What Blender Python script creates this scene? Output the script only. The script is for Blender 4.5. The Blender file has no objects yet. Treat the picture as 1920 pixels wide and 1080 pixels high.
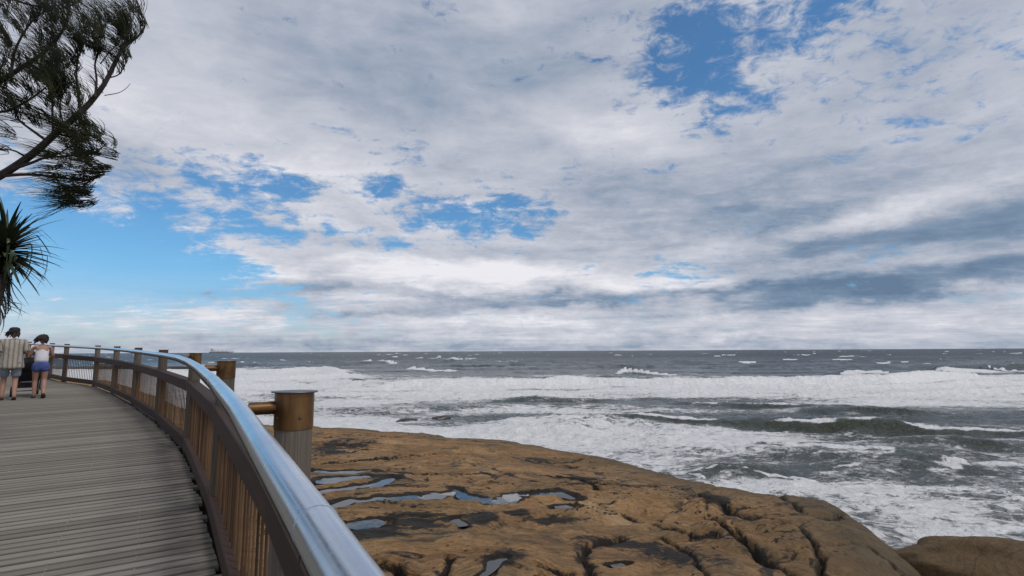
import bpy, bmesh, math, random
import numpy as np
from mathutils import Vector, Matrix
random.seed(7); rng = np.random.default_rng(7)
SC = bpy.context.scene; COL = SC.collection
R = math.radians

# ------------------------------------------------------------------ camera
FPX, PITCH, ROLL = 1000.0, math.atan(118/1000.0), -0.0052
CAMP = np.array([0, 0, 5.0])
_f = np.array([0, math.cos(PITCH), math.sin(PITCH)]); _r = np.array([1., 0, 0]); _u = np.cross(_r, _f)
CR = math.cos(ROLL)*_r + math.sin(ROLL)*_u; CU = -math.sin(ROLL)*_r + math.cos(ROLL)*_u; CF = _f
cam = bpy.data.cameras.new('camera'); camo = bpy.data.objects.new('camera', cam); COL.objects.link(camo)
cam.sensor_width = 36; cam.lens = FPX/1920*36; cam.clip_start = 0.05; cam.clip_end = 40000
camo.matrix_world = Matrix(((CR[0], CU[0], -CF[0], 0), (CR[1], CU[1], -CF[1], 0), (CR[2], CU[2], -CF[2], 5.0), (0, 0, 0, 1)))
SC.camera = camo
def ray(px, py): return CF*FPX + CR*(px-960) + CU*(540-py)
def at_z(px, py, z):
    r = ray(px, py); return CAMP + r*((z-CAMP[2])/r[2])
def at_y(px, py, y):
    r = ray(px, py); return CAMP + r*(y/r[1])
def proj(X, Y, Z):
    dx, dy, dz = X, Y, Z-5.0
    w = dx*CF[0]+dy*CF[1]+dz*CF[2]
    return 960+FPX*(dx*CR[0]+dy*CR[1]+dz*CR[2])/w, 540-FPX*(dx*CU[0]+dy*CU[1]+dz*CU[2])/w
def ang(px, py):
    r = ray(px, py); r = r/np.linalg.norm(r); return math.atan2(r[0], r[1]), math.asin(r[2])

SC.render.engine = 'CYCLES'
SC.view_settings.view_transform = 'Standard'; SC.view_settings.look = 'None'
SC.view_settings.exposure = 0.0; SC.view_settings.gamma = 1.0; SC.view_settings.use_curve_mapping = False
SC.cycles.max_bounces = 6; SC.cycles.transparent_max_bounces = 6
SC.cycles.use_denoising = True

# ------------------------------------------------------------------ node helpers
class S:
    def __init__(s, nt, k): s.nt, s.k = nt, k
    def _m(s, op, a, b=None, c=None, clamp=False):
        n = s.nt.nodes.new('ShaderNodeMath'); n.operation = op; n.use_clamp = clamp
        for i, v in enumerate((a, b, c)):
            if v is None: continue
            if isinstance(v, S): s.nt.links.new(v.k, n.inputs[i])
            else: n.inputs[i].default_value = v
        return S(s.nt, n.outputs[0])
    def __add__(s, o): return s._m('ADD', s, o)
    __radd__ = __add__
    def __mul__(s, o): return s._m('MULTIPLY', s, o)
    __rmul__ = __mul__
    def __sub__(s, o): return s._m('SUBTRACT', s, o)
    def __rsub__(s, o): return s._m('SUBTRACT', o, s)
    def __truediv__(s, o): return s._m('DIVIDE', s, o)
    def __neg__(s): return s*-1.0
    def f(s, op, b=None): return s._m(op, s, b)
    def clamp(s): return s._m('ADD', s, 0.0, clamp=True)
    def ss(s, a, b, lo=0.0, hi=1.0, t='SMOOTHSTEP'):
        n = s.nt.nodes.new('ShaderNodeMapRange'); n.interpolation_type = t; n.clamp = True
        s.nt.links.new(s.k, n.inputs[0])
        for i, v in zip((1, 2, 3, 4), (a, b, lo, hi)):
            if isinstance(v, S): s.nt.links.new(v.k, n.inputs[i])
            else: n.inputs[i].default_value = v
        return S(s.nt, n.outputs[0])
def setin(nt, sock, v):
    if isinstance(v, S): nt.links.new(v.k, sock)
    elif isinstance(v, (tuple, list)) and len(v) == 3 and sock.type == 'RGBA': sock.default_value = (*v, 1)
    else: sock.default_value = v
def mixc(nt, f, a, b, mode='MIX'):
    n = nt.nodes.new('ShaderNodeMix'); n.data_type = 'RGBA'; n.blend_type = mode; n.clamp_factor = True
    setin(nt, n.inputs[0], f); setin(nt, n.inputs[6], a); setin(nt, n.inputs[7], b)
    return S(nt, n.outputs[2])
def noise(nt, vec, scale=1.0, detail=4.0, rough=0.5, dist=0.0, out=0, typ=None):
    n = nt.nodes.new('ShaderNodeTexNoise')
    if typ: n.noise_type = typ
    nt.links.new(vec.k, n.inputs['Vector'])
    n.inputs['Scale'].default_value = scale; n.inputs['Detail'].default_value = detail
    n.inputs['Roughness'].default_value = rough; n.inputs['Distortion'].default_value = dist
    return S(nt, n.outputs[out])
def voro(nt, vec, scale, feature='DISTANCE_TO_EDGE', rand=1.0):
    n = nt.nodes.new('ShaderNodeTexVoronoi'); n.feature = feature
    nt.links.new(vec.k, n.inputs['Vector']); n.inputs['Scale'].default_value = scale; n.inputs['Randomness'].default_value = rand
    return S(nt, n.outputs[0])
def mapping(nt, vec, scale=(1, 1, 1), rot=(0, 0, 0), loc=(0, 0, 0)):
    n = nt.nodes.new('ShaderNodeMapping'); nt.links.new(vec.k, n.inputs[0])
    n.inputs[1].default_value = loc; n.inputs[2].default_value = rot; n.inputs[3].default_value = scale
    return S(nt, n.outputs[0])
def vadd(nt, a, b, op='ADD'):
    n = nt.nodes.new('ShaderNodeVectorMath'); n.operation = op
    for i, v in enumerate((a, b)):
        if isinstance(v, S): nt.links.new(v.k, n.inputs[i])
        else: n.inputs[i].default_value = v
    return S(nt, n.outputs[0])
def comb(nt, x, y, z):
    n = nt.nodes.new('ShaderNodeCombineXYZ')
    for i, v in enumerate((x, y, z)):
        if isinstance(v, S): nt.links.new(v.k, n.inputs[i])
        else: n.inputs[i].default_value = v
    return S(nt, n.outputs[0])
def sep(nt, v):
    n = nt.nodes.new('ShaderNodeSeparateXYZ'); nt.links.new(v.k, n.inputs[0]); return [S(nt, o) for o in n.outputs]
def tex(nt, which='Object'): return S(nt, nt.nodes.new('ShaderNodeTexCoord').outputs[which])
def attr(nt, name):
    n = nt.nodes.new('ShaderNodeAttribute'); n.attribute_name = name; return S(nt, n.outputs['Fac'])
def orand(nt): return S(nt, nt.nodes.new('ShaderNodeObjectInfo').outputs['Random'])
def ramp(nt, f, stops):
    n = nt.nodes.new('ShaderNodeValToRGB'); nt.links.new(f.k, n.inputs[0]); e = n.color_ramp.elements
    while len(e) < len(stops): e.new(0.5)
    for el, (p, c) in zip(e, stops): el.position = p; el.color = (*c, 1)
    return S(nt, n.outputs[0])
def material(name):
    m = bpy.data.materials.new(name); m.use_nodes = True; nt = m.node_tree
    return m, nt, nt.nodes['Principled BSDF']
def bump(nt, bsdf, h, strength=0.3, dist=0.01):
    n = nt.nodes.new('ShaderNodeBump'); nt.links.new(h.k, n.inputs['Height'])
    n.inputs['Strength'].default_value = strength; n.inputs['Distance'].default_value = dist
    nt.links.new(n.outputs[0], bsdf.inputs['Normal'])
def plain(name, col, rough=0.6, metal=0.0, var=0.25, scale=8.0, bmp=0.0):
    m, nt, b = material(name); o = tex(nt)
    n = noise(nt, o, scale, 5, .6); k = n.ss(.25, .75, 1-var, 1+var)
    c = mixc(nt, 1.0, col, comb(nt, k, k, k), 'MULTIPLY')
    setin(nt, b.inputs['Base Color'], c); b.inputs['Roughness'].default_value = rough; b.inputs['Metallic'].default_value = metal
    if bmp: bump(nt, b, n, bmp)
    return m

# ------------------------------------------------------------------ world: Nishita sky behind a broken cloud layer
SUN_EL, SUN_AZ = R(52), R(118)          # azimuth clockwise from the viewing direction (+Y)
W = bpy.data.worlds.new('World'); SC.world = W; W.use_nodes = True
nt = W.node_tree; nt.nodes.clear()
sky = nt.nodes.new('ShaderNodeTexSky'); sky.sky_type = 'NISHITA'; sky.sun_disc = False
sky.sun_elevation = SUN_EL; sky.sun_rotation = SUN_AZ; sky.air_density = 1.0; sky.dust_density = 0.25; sky.ozone_density = 1.5
SKYSTR = 0.1
d = tex(nt, 'Generated'); x, y, z = sep(nt, d)
az = x.f('ARCTAN2', y); el = z.f('ARCSINE')
zc = z.f('MAXIMUM', 0.0) + 0.085
P = comb(nt, x/zc, y/zc, 0.0)
warp = noise(nt, P, 0.55, 3, .5, out=1)
Pw = vadd(nt, P, vadd(nt, warp, (0.55, 0.55, 0.0), 'MULTIPLY'))
n_big = noise(nt, mapping(nt, Pw, (0.42, 0.6, 1), loc=(3.1, 1.7, 0)), 1.0, 9, .55)
n_det = noise(nt, mapping(nt, Pw, (1.3, 2.0, 1), rot=(0, 0, .25), loc=(7.3, 2.2, 0)), 1.0, 9, .62)
n_rip = noise(nt, mapping(nt, Pw, (3.5, 9.0, 1), rot=(0, 0, .3), loc=(1.3, 5.2, 0)), 1.0, 6, .6)
P2 = comb(nt, az*4.0, el*16.0, 0.0)
n_str = noise(nt, mapping(nt, P2, (1, 1, 1), rot=(0, 0, -.06), loc=(2.0, .6, 0)), 1.0, 8, .58, .4)
n_puf = noise(nt, comb(nt, az*7.0, el*11.0, 3.0), 1.0, 8, .6, .3)
wv = noise(nt, comb(nt, az*9.0, el*20.0, 1.0), 1.0, 6, .62, out=1); wvx, wvy, _ = sep(nt, wv)
azw = az + (wvx-.5)*.17; elw = el + (wvy-.5)*.07
def blobs(lst):
    tot = None
    for px, py, sx, sy, amp, rot in lst:
        a0, e0 = ang(px, py); dx = azw - a0; dy = elw - e0
        c, s_ = math.cos(R(rot)), math.sin(R(rot))
        u = (dx*c + dy*s_)*(1000.0/sx); v = (dy*c - dx*s_)*(1000.0/sy)
        t = ((u*u + v*v)*-0.5).f('EXPONENT')*amp
        tot = t if tot is None else tot + t
    return tot
holes = blobs([(1265, 100, 85, 60, .74, 15), (1410, 80, 150, 75, .80, 25), (1540, 20, 60, 25, .55, 30), (1430, 205, 90, 22, .46, 8),
               (505, 338, 56, 26, 1.0, 0), (718, 345, 44, 26, .95, 0), (385, 325, 60, 16, .40, -20), (760, 275, 80, 18, .38, 10),
               (890, 388, 85, 26, .90, 12), (940, 440, 80, 24, .62, -5), (1020, 395, 45, 16, .45, 0),
               (40, 460, 170, 62, .95, 4), (250, 460, 150, 30, .90, -14), (60, 565, 240, 44, .80, 0), (450, 420, 130, 16, .50, -8), (200, 520, 200, 16, .3, -5),
               (640, 425, 70, 11, .45, -8), (1265, 522, 60, 22, .62, 12), (1420, 430, 60, 18, .3, 10), (370, 625, 300, 12, .30, 0), (1150, 600, 400, 14, .20, 0), (230, 205, 34, 20, .55, 0), (365, 285, 34, 16, .45, 0), (1850, 90, 90, 46, .34, 20)])
darks = blobs([(1700, 455, 260, 26, .55, 4), (1500, 420, 130, 45, .34, -8), (1800, 520, 190, 15, .50, 8), (1200, 558, 300, 8, .85, 2), (1560, 545, 190, 14, .45, 3),
               (440, 558, 75, 9, .95, 2), (585, 537, 40, 12, .75, 0), (830, 551, 110, 7, .70, -2), (250, 640, 420, 13, .42, 0), (1500, 645, 600, 8, .32, 0), (70, 610, 70, 14, .45, 0), (1080, 120, 330, 90, .30, 8), (560, 80, 200, 70, .22, 0),
               (1250, 330, 280, 46, .36, 6), (1550, 400, 300, 50, .30, 4), (1500, 565, 260, 9, .45, 3), (1720, 600, 120, 10, .2, 0), (650, 590, 150, 5, .45, 2), (1380, 380, 280, 55, .30, 4), (900, 478, 170, 10, .34, -4), (100, 530, 120, 6, .3, -2)])
lights = blobs([(1600, 416, 120, 13, 1.25, 8), (560, 270, 200, 60, .28, 5), (640, 400, 260, 40, .26, 5), (800, 500, 330, 30, .42, 0), (200, 160, 160, 50, .22, 0), (1140, 255, 110, 26, .50, -18), (1050, 515, 180, 24, .5, 0), (1000, 600, 900, 24, .34, 0), (1500, 505, 140, 12, .55, 4), (1700, 250, 160, 40, .26, 5), (1370, 634, 50, 5, .5, 6), (1650, 340, 200, 18, .2, 2)])
n_fin = noise(nt, mapping(nt, comb(nt, az*22.0, el*44.0, 5.0), (1, 1, 1), rot=(0, 0, .35)), 1.0, 6, .68, .5)
calm = el.ss(.22, .46, 1.0, .35)
cover = (1.0-calm)*.10 + (n_big-.5)*.6 + (n_det-.5)*1.2 + (n_rip-.5)*.9 + (n_puf-.5)*1.5 + (n_fin-.5)*2.0 + .83 - holes*.84
alpha = cover.ss(-.06, .62)*.95+.05
horizon_veil = el.ss(0.0, .14, .5, 0.0)
alpha = (alpha + (1.0-alpha)*horizon_veil*.7).clamp()
n_bil = 1.0-((noise(nt, comb(nt, az*6.0, el*15.0, 8.0), 1.0, 7, .6, .4)-.5).f('ABSOLUTE')*3.2).clamp()
shade = (n_big-.5)*.9 + (n_det-.5)*.95*(calm*.6+.4) + (n_str-.5)*1.6*el.ss(.0, .09)*el.ss(.02, .42, 1.0, .35) + (n_rip-.5)*.40*calm + (n_puf-.5)*.70*(calm*.6+.4) + (n_fin-.5)*.42*el.ss(.03, .2)*calm + (n_bil-.6)*.22*(calm*.6+.4) + .56 + lights*.5 - darks*.62 + cover.ss(.95, .45)*.16*calm
ccol = ramp(nt, shade.ss(-.12, 1.1, 0, 1, 'LINEAR'), [(0.0, (.135, .205, .315)), (.25, (.215, .295, .41)), (.5, (.42, .46, .55)), (.75, (.60, .62, .69)), (1.0, (.84, .83, .88))])
skc = S(nt, sky.outputs[0])
tint = mixc(nt, el.ss(.02, .18), (SKYSTR*.60, SKYSTR*.77, SKYSTR*1.04), (SKYSTR*0.50, SKYSTR*0.94, SKYSTR*1.20))
sk = mixc(nt, 1.0, skc, tint, 'MULTIPLY')
fin = mixc(nt, alpha, sk, ccol)
bg = nt.nodes.new('ShaderNodeBackground'); nt.links.new(fin.k, bg.inputs[0]); bg.inputs[1].default_value = 1.0
wo = nt.nodes.new('ShaderNodeOutputWorld'); nt.links.new(bg.outputs[0], wo.inputs[0])
W.cycles.sampling_method = 'MANUAL'; W.cycles.sample_map_resolution = 512
sun = bpy.data.lights.new('sun', 'SUN'); sun.energy = 1.45; sun.angle = R(14); sun.color = (1, .95, .88)
suno = bpy.data.objects.new('sun', sun); COL.objects.link(suno)
sd = Vector((math.sin(SUN_AZ)*math.cos(SUN_EL), math.cos(SUN_AZ)*math.cos(SUN_EL), math.sin(SUN_EL)))
suno.rotation_euler = sd.to_track_quat('Z', 'Y').to_euler(); suno.location = (0, 0, 60)

# ------------------------------------------------------------------ numpy noise + mesh helpers
_T = rng.random((512, 512)).astype(np.float32)
def vnoise(x, y):
    xi = np.floor(x).astype(np.int64); yi = np.floor(y).astype(np.int64)
    fx = (x-xi).astype(np.float32); fy = (y-yi).astype(np.float32)
    fx = fx*fx*fx*(fx*(fx*6-15)+10); fy = fy*fy*fy*(fy*(fy*6-15)+10)
    a = _T[yi & 511, xi & 511]; b = _T[yi & 511, (xi+1) & 511]; c = _T[(yi+1) & 511, xi & 511]; e = _T[(yi+1) & 511, (xi+1) & 511]
    return (a*(1-fx)+b*fx)*(1-fy) + (c*(1-fx)+e*fx)*fy
def fbm(x, y, o=4, g=.5, seed=0):
    s = np.zeros(np.shape(x), np.float32); a = 1.0; t = 0.0
    for i in range(o):
        c, sn = math.cos(.6*i+.3), math.sin(.6*i+.3)
        s += a*vnoise((x*c-y*sn)*2**i + seed*17.3+i*31.7, (x*sn+y*c)*2**i + seed*9.1+i*11.3); t += a; a *= g
    return s/t - .5
def sstep(a, b, v):
    t = np.clip((v-a)/(b-a), 0, 1); return t*t*(3-2*t)
def mobj(name, verts, faces, mat, parent=None, smooth=False, loc=None, rot=None):
    me = bpy.data.meshes.new(name); me.from_pydata([tuple(map(float, v)) for v in verts], [], faces); me.update()
    return oobj(name, me, mat, parent, smooth, loc, rot)
def oobj(name, me, mat, parent=None, smooth=False, loc=None, rot=None):
    if mat and not me.materials: me.materials.append(mat)
    if smooth: me.polygons.foreach_set('use_smooth', [True]*len(me.polygons))
    o = bpy.data.objects.new(name, me); COL.objects.link(o); o.parent = parent
    if loc is not None: o.location = [float(v) for v in loc]
    if rot is not None: o.rotation_euler = rot
    return o
def grid_obj(name, X, Y, Z, mat, keep=None, attrs=None, smooth=True):
    r, c = X.shape; me = bpy.data.meshes.new(name)
    idx = np.arange(r*c).reshape(r, c)
    q = np.stack([idx[:-1, :-1], idx[:-1, 1:], idx[1:, 1:], idx[1:, :-1]], -1).reshape(-1, 4)
    if keep is not None: q = q[keep.reshape(-1)]
    used = np.zeros(r*c, bool); used[q.reshape(-1)] = True; rem = np.cumsum(used)-1; q = rem[q]
    co = np.stack([X, Y, Z], -1).reshape(-1, 3)[used].astype(np.float32)
    me.vertices.add(len(co)); me.vertices.foreach_set('co', co.reshape(-1))
    me.loops.add(q.size); me.loops.foreach_set('vertex_index', q.reshape(-1).astype(np.int32))
    me.polygons.add(len(q)); me.polygons.foreach_set('loop_start', np.arange(0, q.size, 4, dtype=np.int32))
    try: me.polygons.foreach_set('loop_total', np.full(len(q), 4, np.int32))
    except Exception: pass
    me.update(calc_edges=True)
    if smooth: me.polygons.foreach_set('use_smooth', np.ones(len(q), bool))
    for k, v in (attrs or {}).items():
        at = me.attributes.new(k, 'FLOAT', 'POINT'); at.data.foreach_set('value', v.reshape(-1)[used].astype(np.float32))
    me.materials.append(mat); o = bpy.data.objects.new(name, me); COL.objects.link(o); return o
def empty(name, loc=(0, 0, 0), rz=0.0):
    o = bpy.data.objects.new(name, None); COL.objects.link(o); o.location = [float(v) for v in loc]; o.rotation_euler = (0, 0, rz); o.empty_display_size = .2; return o
def tag(o, label=None, cat=None, group=None, kind=None):
    if label: o['label'] = label
    if cat: o['category'] = cat
    if group: o['group'] = group
    if kind: o['kind'] = kind
    return o
class MB:
    def __init__(s): s.v, s.f = [], []
    def add(s, v, f):
        b = len(s.v); s.v += [tuple(map(float, p)) for p in v]; s.f += [[i+b for i in q] for q in f]; return s
    def box(s, c, sz, M=None):
        v = [Vector((c[0]+sz[0]*.5*i, c[1]+sz[1]*.5*j, c[2]+sz[2]*.5*k)) for i in (-1, 1) for j in (-1, 1) for k in (-1, 1)]
        if M: v = [M @ p for p in v]
        return s.add(v, [(0, 1, 3, 2), (4, 6, 7, 5), (0, 4, 5, 1), (2, 3, 7, 6), (0, 2, 6, 4), (1, 5, 7, 3)])
    def tube(s, pts, rad, n=8, cap=True):
        pts = [Vector(map(float, p)) for p in pts]; m = len(pts)
        rad = [rad]*m if not hasattr(rad, '__len__') else rad
        up = Vector((0, 0, 1)); prev = None; V = []; Fc = []
        for i, p in enumerate(pts):
            t = (pts[min(i+1, m-1)]-pts[max(i-1, 0)]).normalized()
            if prev is None:
                a = t.cross(up if abs(t.z) < .95 else Vector((1, 0, 0))).normalized()
            else:
                a = (prev - t*prev.dot(t)).normalized()
            prev = a; b = t.cross(a)
            k = 1.0
            if 0 < i < m-1:
                t1 = (pts[i]-pts[i-1]).normalized(); k = 1/max(.5, t1.dot(t))
            for j in range(n):
                w = 2*math.pi*j/n; V.append(p + (a*math.cos(w)*k + b*math.sin(w))*rad[i])
        for i in range(m-1):
            for j in range(n):
                Fc.append((i*n+j, i*n+(j+1) % n, (i+1)*n+(j+1) % n, (i+1)*n+j))
        if cap: Fc.append(tuple(range(n))[::-1]); Fc.append(tuple((m-1)*n+j for j in range(n)))
        return s.add(V, Fc)
    def lathe(s, prof, n=24, c=(0, 0, 0)):
        V = [(c[0]+r*math.cos(2*math.pi*j/n), c[1]+r*math.sin(2*math.pi*j/n), c[2]+z) for r, z in prof for j in range(n)]
        Fc = [(i*n+j, i*n+(j+1) % n, (i+1)*n+(j+1) % n, (i+1)*n+j) for i in range(len(prof)-1) for j in range(n)]
        Fc.append(tuple(range(n))[::-1]); Fc.append(tuple((len(prof)-1)*n+j for j in range(n)))
        return s.add(V, Fc)
    def build(s, name, mat, parent=None, smooth=False, loc=None, rot=None):
        o = mobj(name, s.v, s.f, mat, parent, smooth, loc, rot)
        if smooth:
            try: o.data.set_sharp_from_angle(angle=R(40))
            except Exception: pass
        return o

# ------------------------------------------------------------------ boardwalk path (posts of the seaward railing)
obs = [(553, 734, 2.2), (425, 677, 4.7), (367, 662, 7.35), (307, 656, 10.0), (260, 652, 12.5), (220, 649.5, 15.0), (184, 648, 17.4), (126, 645, 18.6), (98.5, 643.5, 20.0), (55, 641, 21.8)]
CAPH = 1.28
POST = [np.array([2.18, -2.95, 4.665]), np.array([.63, -.33, 4.755])] + [at_y(*o) for o in obs]
h_ = POST[-1]-POST[-2]; POST += [POST[-1]+h_*1.0+[0, 0, -.02], POST[-1]+h_*2.0+[0, 0, -.04]]
POST = np.array(POST)
def catmull(pts, n=24):
    out = []; p = np.vstack([2*pts[0]-pts[1], pts, 2*pts[-1]-pts[-2]])
    for i in range(1, len(p)-2):
        for t in np.linspace(0, 1, n, endpoint=False):
            a, b, c, e = p[i-1], p[i], p[i+1], p[i+2]
            out.append(.5*((2*b)+(c-a)*t+(2*a-5*b+4*c-e)*t*t+(3*b-a-3*c+e)*t**3))
    out.append(p[-2]); return np.array(out)
PATH = catmull(POST)
seg = np.linalg.norm(np.diff(PATH[:, :2], axis=0), axis=1); ARC = np.concatenate([[0], np.cumsum(seg)])
_tan = np.gradient(PATH[:, :2], axis=0); _tan /= np.linalg.norm(_tan, axis=1)[:, None]
_k = np.ones(41)/41; 
_ts = np.stack([np.convolve(np.pad(_tan[:, i], 20, mode='edge'), _k, 'valid') for i in (0, 1)], 1); _ts /= np.linalg.norm(_ts, axis=1)[:, None]
def path(s):
    p = np.array([np.interp(s, ARC, PATH[:, i]) for i in range(3)]); t = np.array([np.interp(s, ARC, _ts[:, i]) for i in (0, 1)]); t /= np.linalg.norm(t)
    return p, t, np.array([-t[1], t[0]])        # point at cap height, tangent, normal towards the land
POST_S = [ARC[i*24] for i in range(len(POST))]
def deck_z(X, Y):
    i = np.argmin((PATH[:, 0]-X)**2+(PATH[:, 1]-Y)**2); return PATH[i, 2]-CAPH
DW = 3.5

# ------------------------------------------------------------------ rock shelf
def pl(pts, z): return np.array([at_z(a, b, z)[:2] for a, b in pts])
SHORE = np.vstack([[[5.5, -14], [6.2, -4], [7.0, 3], [7.6, 7.2]], pl([(1775, 1110), (1752, 1080), (1738, 1050), (1700, 1022), (1660, 1000), (1610, 972), (1560, 956), (1480, 939), (1400, 921), (1350, 906), (1250, 881), (1150, 859), (1060, 841), (980, 827), (900, 823), (800, 813), (700, 807), (625, 803), (590, 797), (560, 800), (490, 797), (420, 784), (350, 764), (300, 742), (240, 726), (160, 716), (60, 709)], .75), [[-150, 115]]])
INLAND = np.vstack([SHORE, [[-160, -40], [5, -40]]])
def seg_dist(X, Y, pts):
    d2 = np.full(X.shape, 1e9, np.float32)
    for (ax, ay), (bx, by) in zip(pts[:-1], pts[1:]):
        vx, vy = bx-ax, by-ay; L = vx*vx+vy*vy+1e-9
        t = np.clip(((X-ax)*vx+(Y-ay)*vy)/L, 0, 1); dd = (X-ax-t*vx)**2+(Y-ay-t*vy)**2
        np.minimum(d2, dd, out=d2)
    return np.sqrt(d2)
def inside(X, Y, poly):
    r = np.zeros(X.shape, bool); n = len(poly)
    for i in range(n):
        x1, y1 = poly[i]; x2, y2 = poly[(i+1) % n]
        c = ((y1 > Y) != (y2 > Y)) & (X < (x2-x1)*(Y-y1)/(y2-y1+1e-12)+x1); r ^= c
    return r
def shore_sd(X, Y):
    return np.where(inside(X, Y, INLAND), 1, -1)*seg_dist(X, Y, SHORE)
def rock_base(s):
    return .75 + 1.15*(1-np.exp(-np.maximum(s, 0)/7.0)) 
def zguess(px, py):
    z = 1.4
    for _ in range(6):
        p = at_z(px, py, z); s = float(shore_sd(np.array([p[0]]), np.array([p[1]]))[0]); z = float(rock_base(s))
    return at_z(px, py, z)
def rl(pts): return np.array([zguess(a, b) for a, b in pts])

def spacing(segs):
    out = [segs[0][0]]
    for a, b, h0, h1 in segs:
        v = a
        while v < b-1e-6:
            t = (v-a)/(b-a); v += h0+(h1-h0)*t; out.append(min(v, b))
    return np.array(sorted(set(np.round(out, 4))))
gx = spacing([(-110, -40, 1.2, .45), (-40, -6, .40, .07), (-6, 14.5, .055, .055)])
gy = spacing([(-14, 4.5, .8, .07), (4.5, 16, .05, .055), (16, 34, .06, .11), (34, 112, .14, 1.0)])
RX, RY = np.meshgrid(gx, gy)
rs = shore_sd(RX, RY).astype(np.float32)
wob = fbm(RX*.45, RY*.45, 4, seed=3)*1.1 + fbm(RX*2, RY*2, 3, seed=4)*.16
rsw = rs + wob*np.clip(.4+np.abs(rs)*.15, 0, 1)*.55
base = rock_base(rsw)
# flow-banded strata: stretched, warped noise
wx = RX + fbm(RX*.22, RY*.22, 3, seed=5)*5; wy = RY + fbm(RX*.22+9, RY*.22, 3, seed=6)*5
u_ = wx*.94+wy*.34; v_ = -wx*.34+wy*.94
lay = fbm(u_*.16, v_*.55, 5, .5, seed=7)
st = lay*6.0; fl = np.floor(st); terr = (fl + sstep(.30, .70, st-fl))/6.0
fine = fbm(u_*.7, v_*2.2, 4, .55, seed=8)
hump = fbm(RX*.35, RY*.35, 3, seed=9)
st2 = fbm(u_*.10+3, v_*.9, 5, .55, seed=18)*9.0; fl2 = np.floor(st2); terr2 = (fl2+sstep(.42, .58, st2-fl2))/9.0
rz = base + .06*lay + .20*terr + .22*terr2 + .04*fine + .12*hump*sstep(0, 4, rs)
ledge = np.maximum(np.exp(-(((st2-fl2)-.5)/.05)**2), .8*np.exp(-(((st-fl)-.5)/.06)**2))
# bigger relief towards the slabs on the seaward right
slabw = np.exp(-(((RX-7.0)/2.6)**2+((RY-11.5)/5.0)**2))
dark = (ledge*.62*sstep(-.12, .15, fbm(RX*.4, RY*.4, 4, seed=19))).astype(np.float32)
def carve(pts, w, depth, soft=2.6, softd=.22, step=0.0, wig=.08, pool=False):
    global rz, dark
    P_ = rl(pts)[:, :2]; lo = P_.min(0)-w*6-1.2; hi = P_.max(0)+w*6+1.2
    i0, i1 = np.searchsorted(gy, [lo[1], hi[1]]); j0, j1 = np.searchsorted(gx, [lo[0], hi[0]])
    X, Y = RX[i0:i1, j0:j1], RY[i0:i1, j0:j1]
    X2 = X + fbm(X*1.6, Y*1.6, 4, seed=11)*wig*6; Y2 = Y + fbm(X*1.6+5, Y*1.6, 4, seed=12)*wig*6
    dd = seg_dist(X2, Y2, P_); ww = w*(1+1.3*fbm(X*1.1, Y*1.1, 3, seed=13))
    k = np.exp(-(dd/ww)**2); k2 = np.exp(-(dd/(ww*soft))**2)
    rz[i0:i1, j0:j1] -= depth*k + depth*softd*k2
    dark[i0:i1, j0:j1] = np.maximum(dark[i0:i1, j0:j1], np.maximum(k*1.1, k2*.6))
CR_ = [([(1225, 912), (1290, 927), (1330, 952), (1370, 976), (1425, 990)], .08, .30), ([(1335, 990), (1390, 1018), (1440, 1050), (1500, 1082)], .06, .30),
       ([(1468, 997), (1510, 1020), (1545, 1060), (1552, 1085)], .035, .24), ([(1545, 992), (1580, 981), (1625, 966)], .05, .22),
       ([(640, 1030), (700, 1048), (740, 1056), (775, 1085)], .06, .35), ([(1165, 962), (1230, 986), (1300, 1006), (1345, 1014)], .06, .3),
       ([(1000, 1064), (1040, 1073), (1095, 1080)], .035, .25), ([(1635, 1030), (1662, 1060), (1695, 1085)], .035, .22), ([(1450, 934), (1480, 960), (1502, 977)], .05, .3),
       ([(740, 886), (900, 884), (1050, 888), (1135, 906)], .025, .12), ([(1040, 890), (1085, 892), (1110, 905), (1125, 918)], .07, .25), ([(690, 815), (760, 812), (820, 811)], .03, .12),
       ([(1100, 1075), (1085, 1045), (1110, 1020), (1170, 1010)], .05, .16), ([(1000, 862), (1050, 866), (1085, 862)], .05, .15), ([(790, 1040), (845, 1035), (850, 1085)], .025, .15),
       ([(1240, 1010), (1300, 1040), (1330, 1082)], .03, .2), ([(1380, 1000), (1420, 1040), (1440, 1060)], .03, .25), ([(600, 822), (640, 818), (690, 816)], .04, .15), ([(595, 838), (640, 836), (700, 828)], .05, .18), ([(595, 852), (650, 850), (690, 842)], .04, .15), ([(600, 868), (660, 862), (720, 858)], .04, .15)]
for p_, w_, d_ in CR_: carve(p_, w_, d_)
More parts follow.
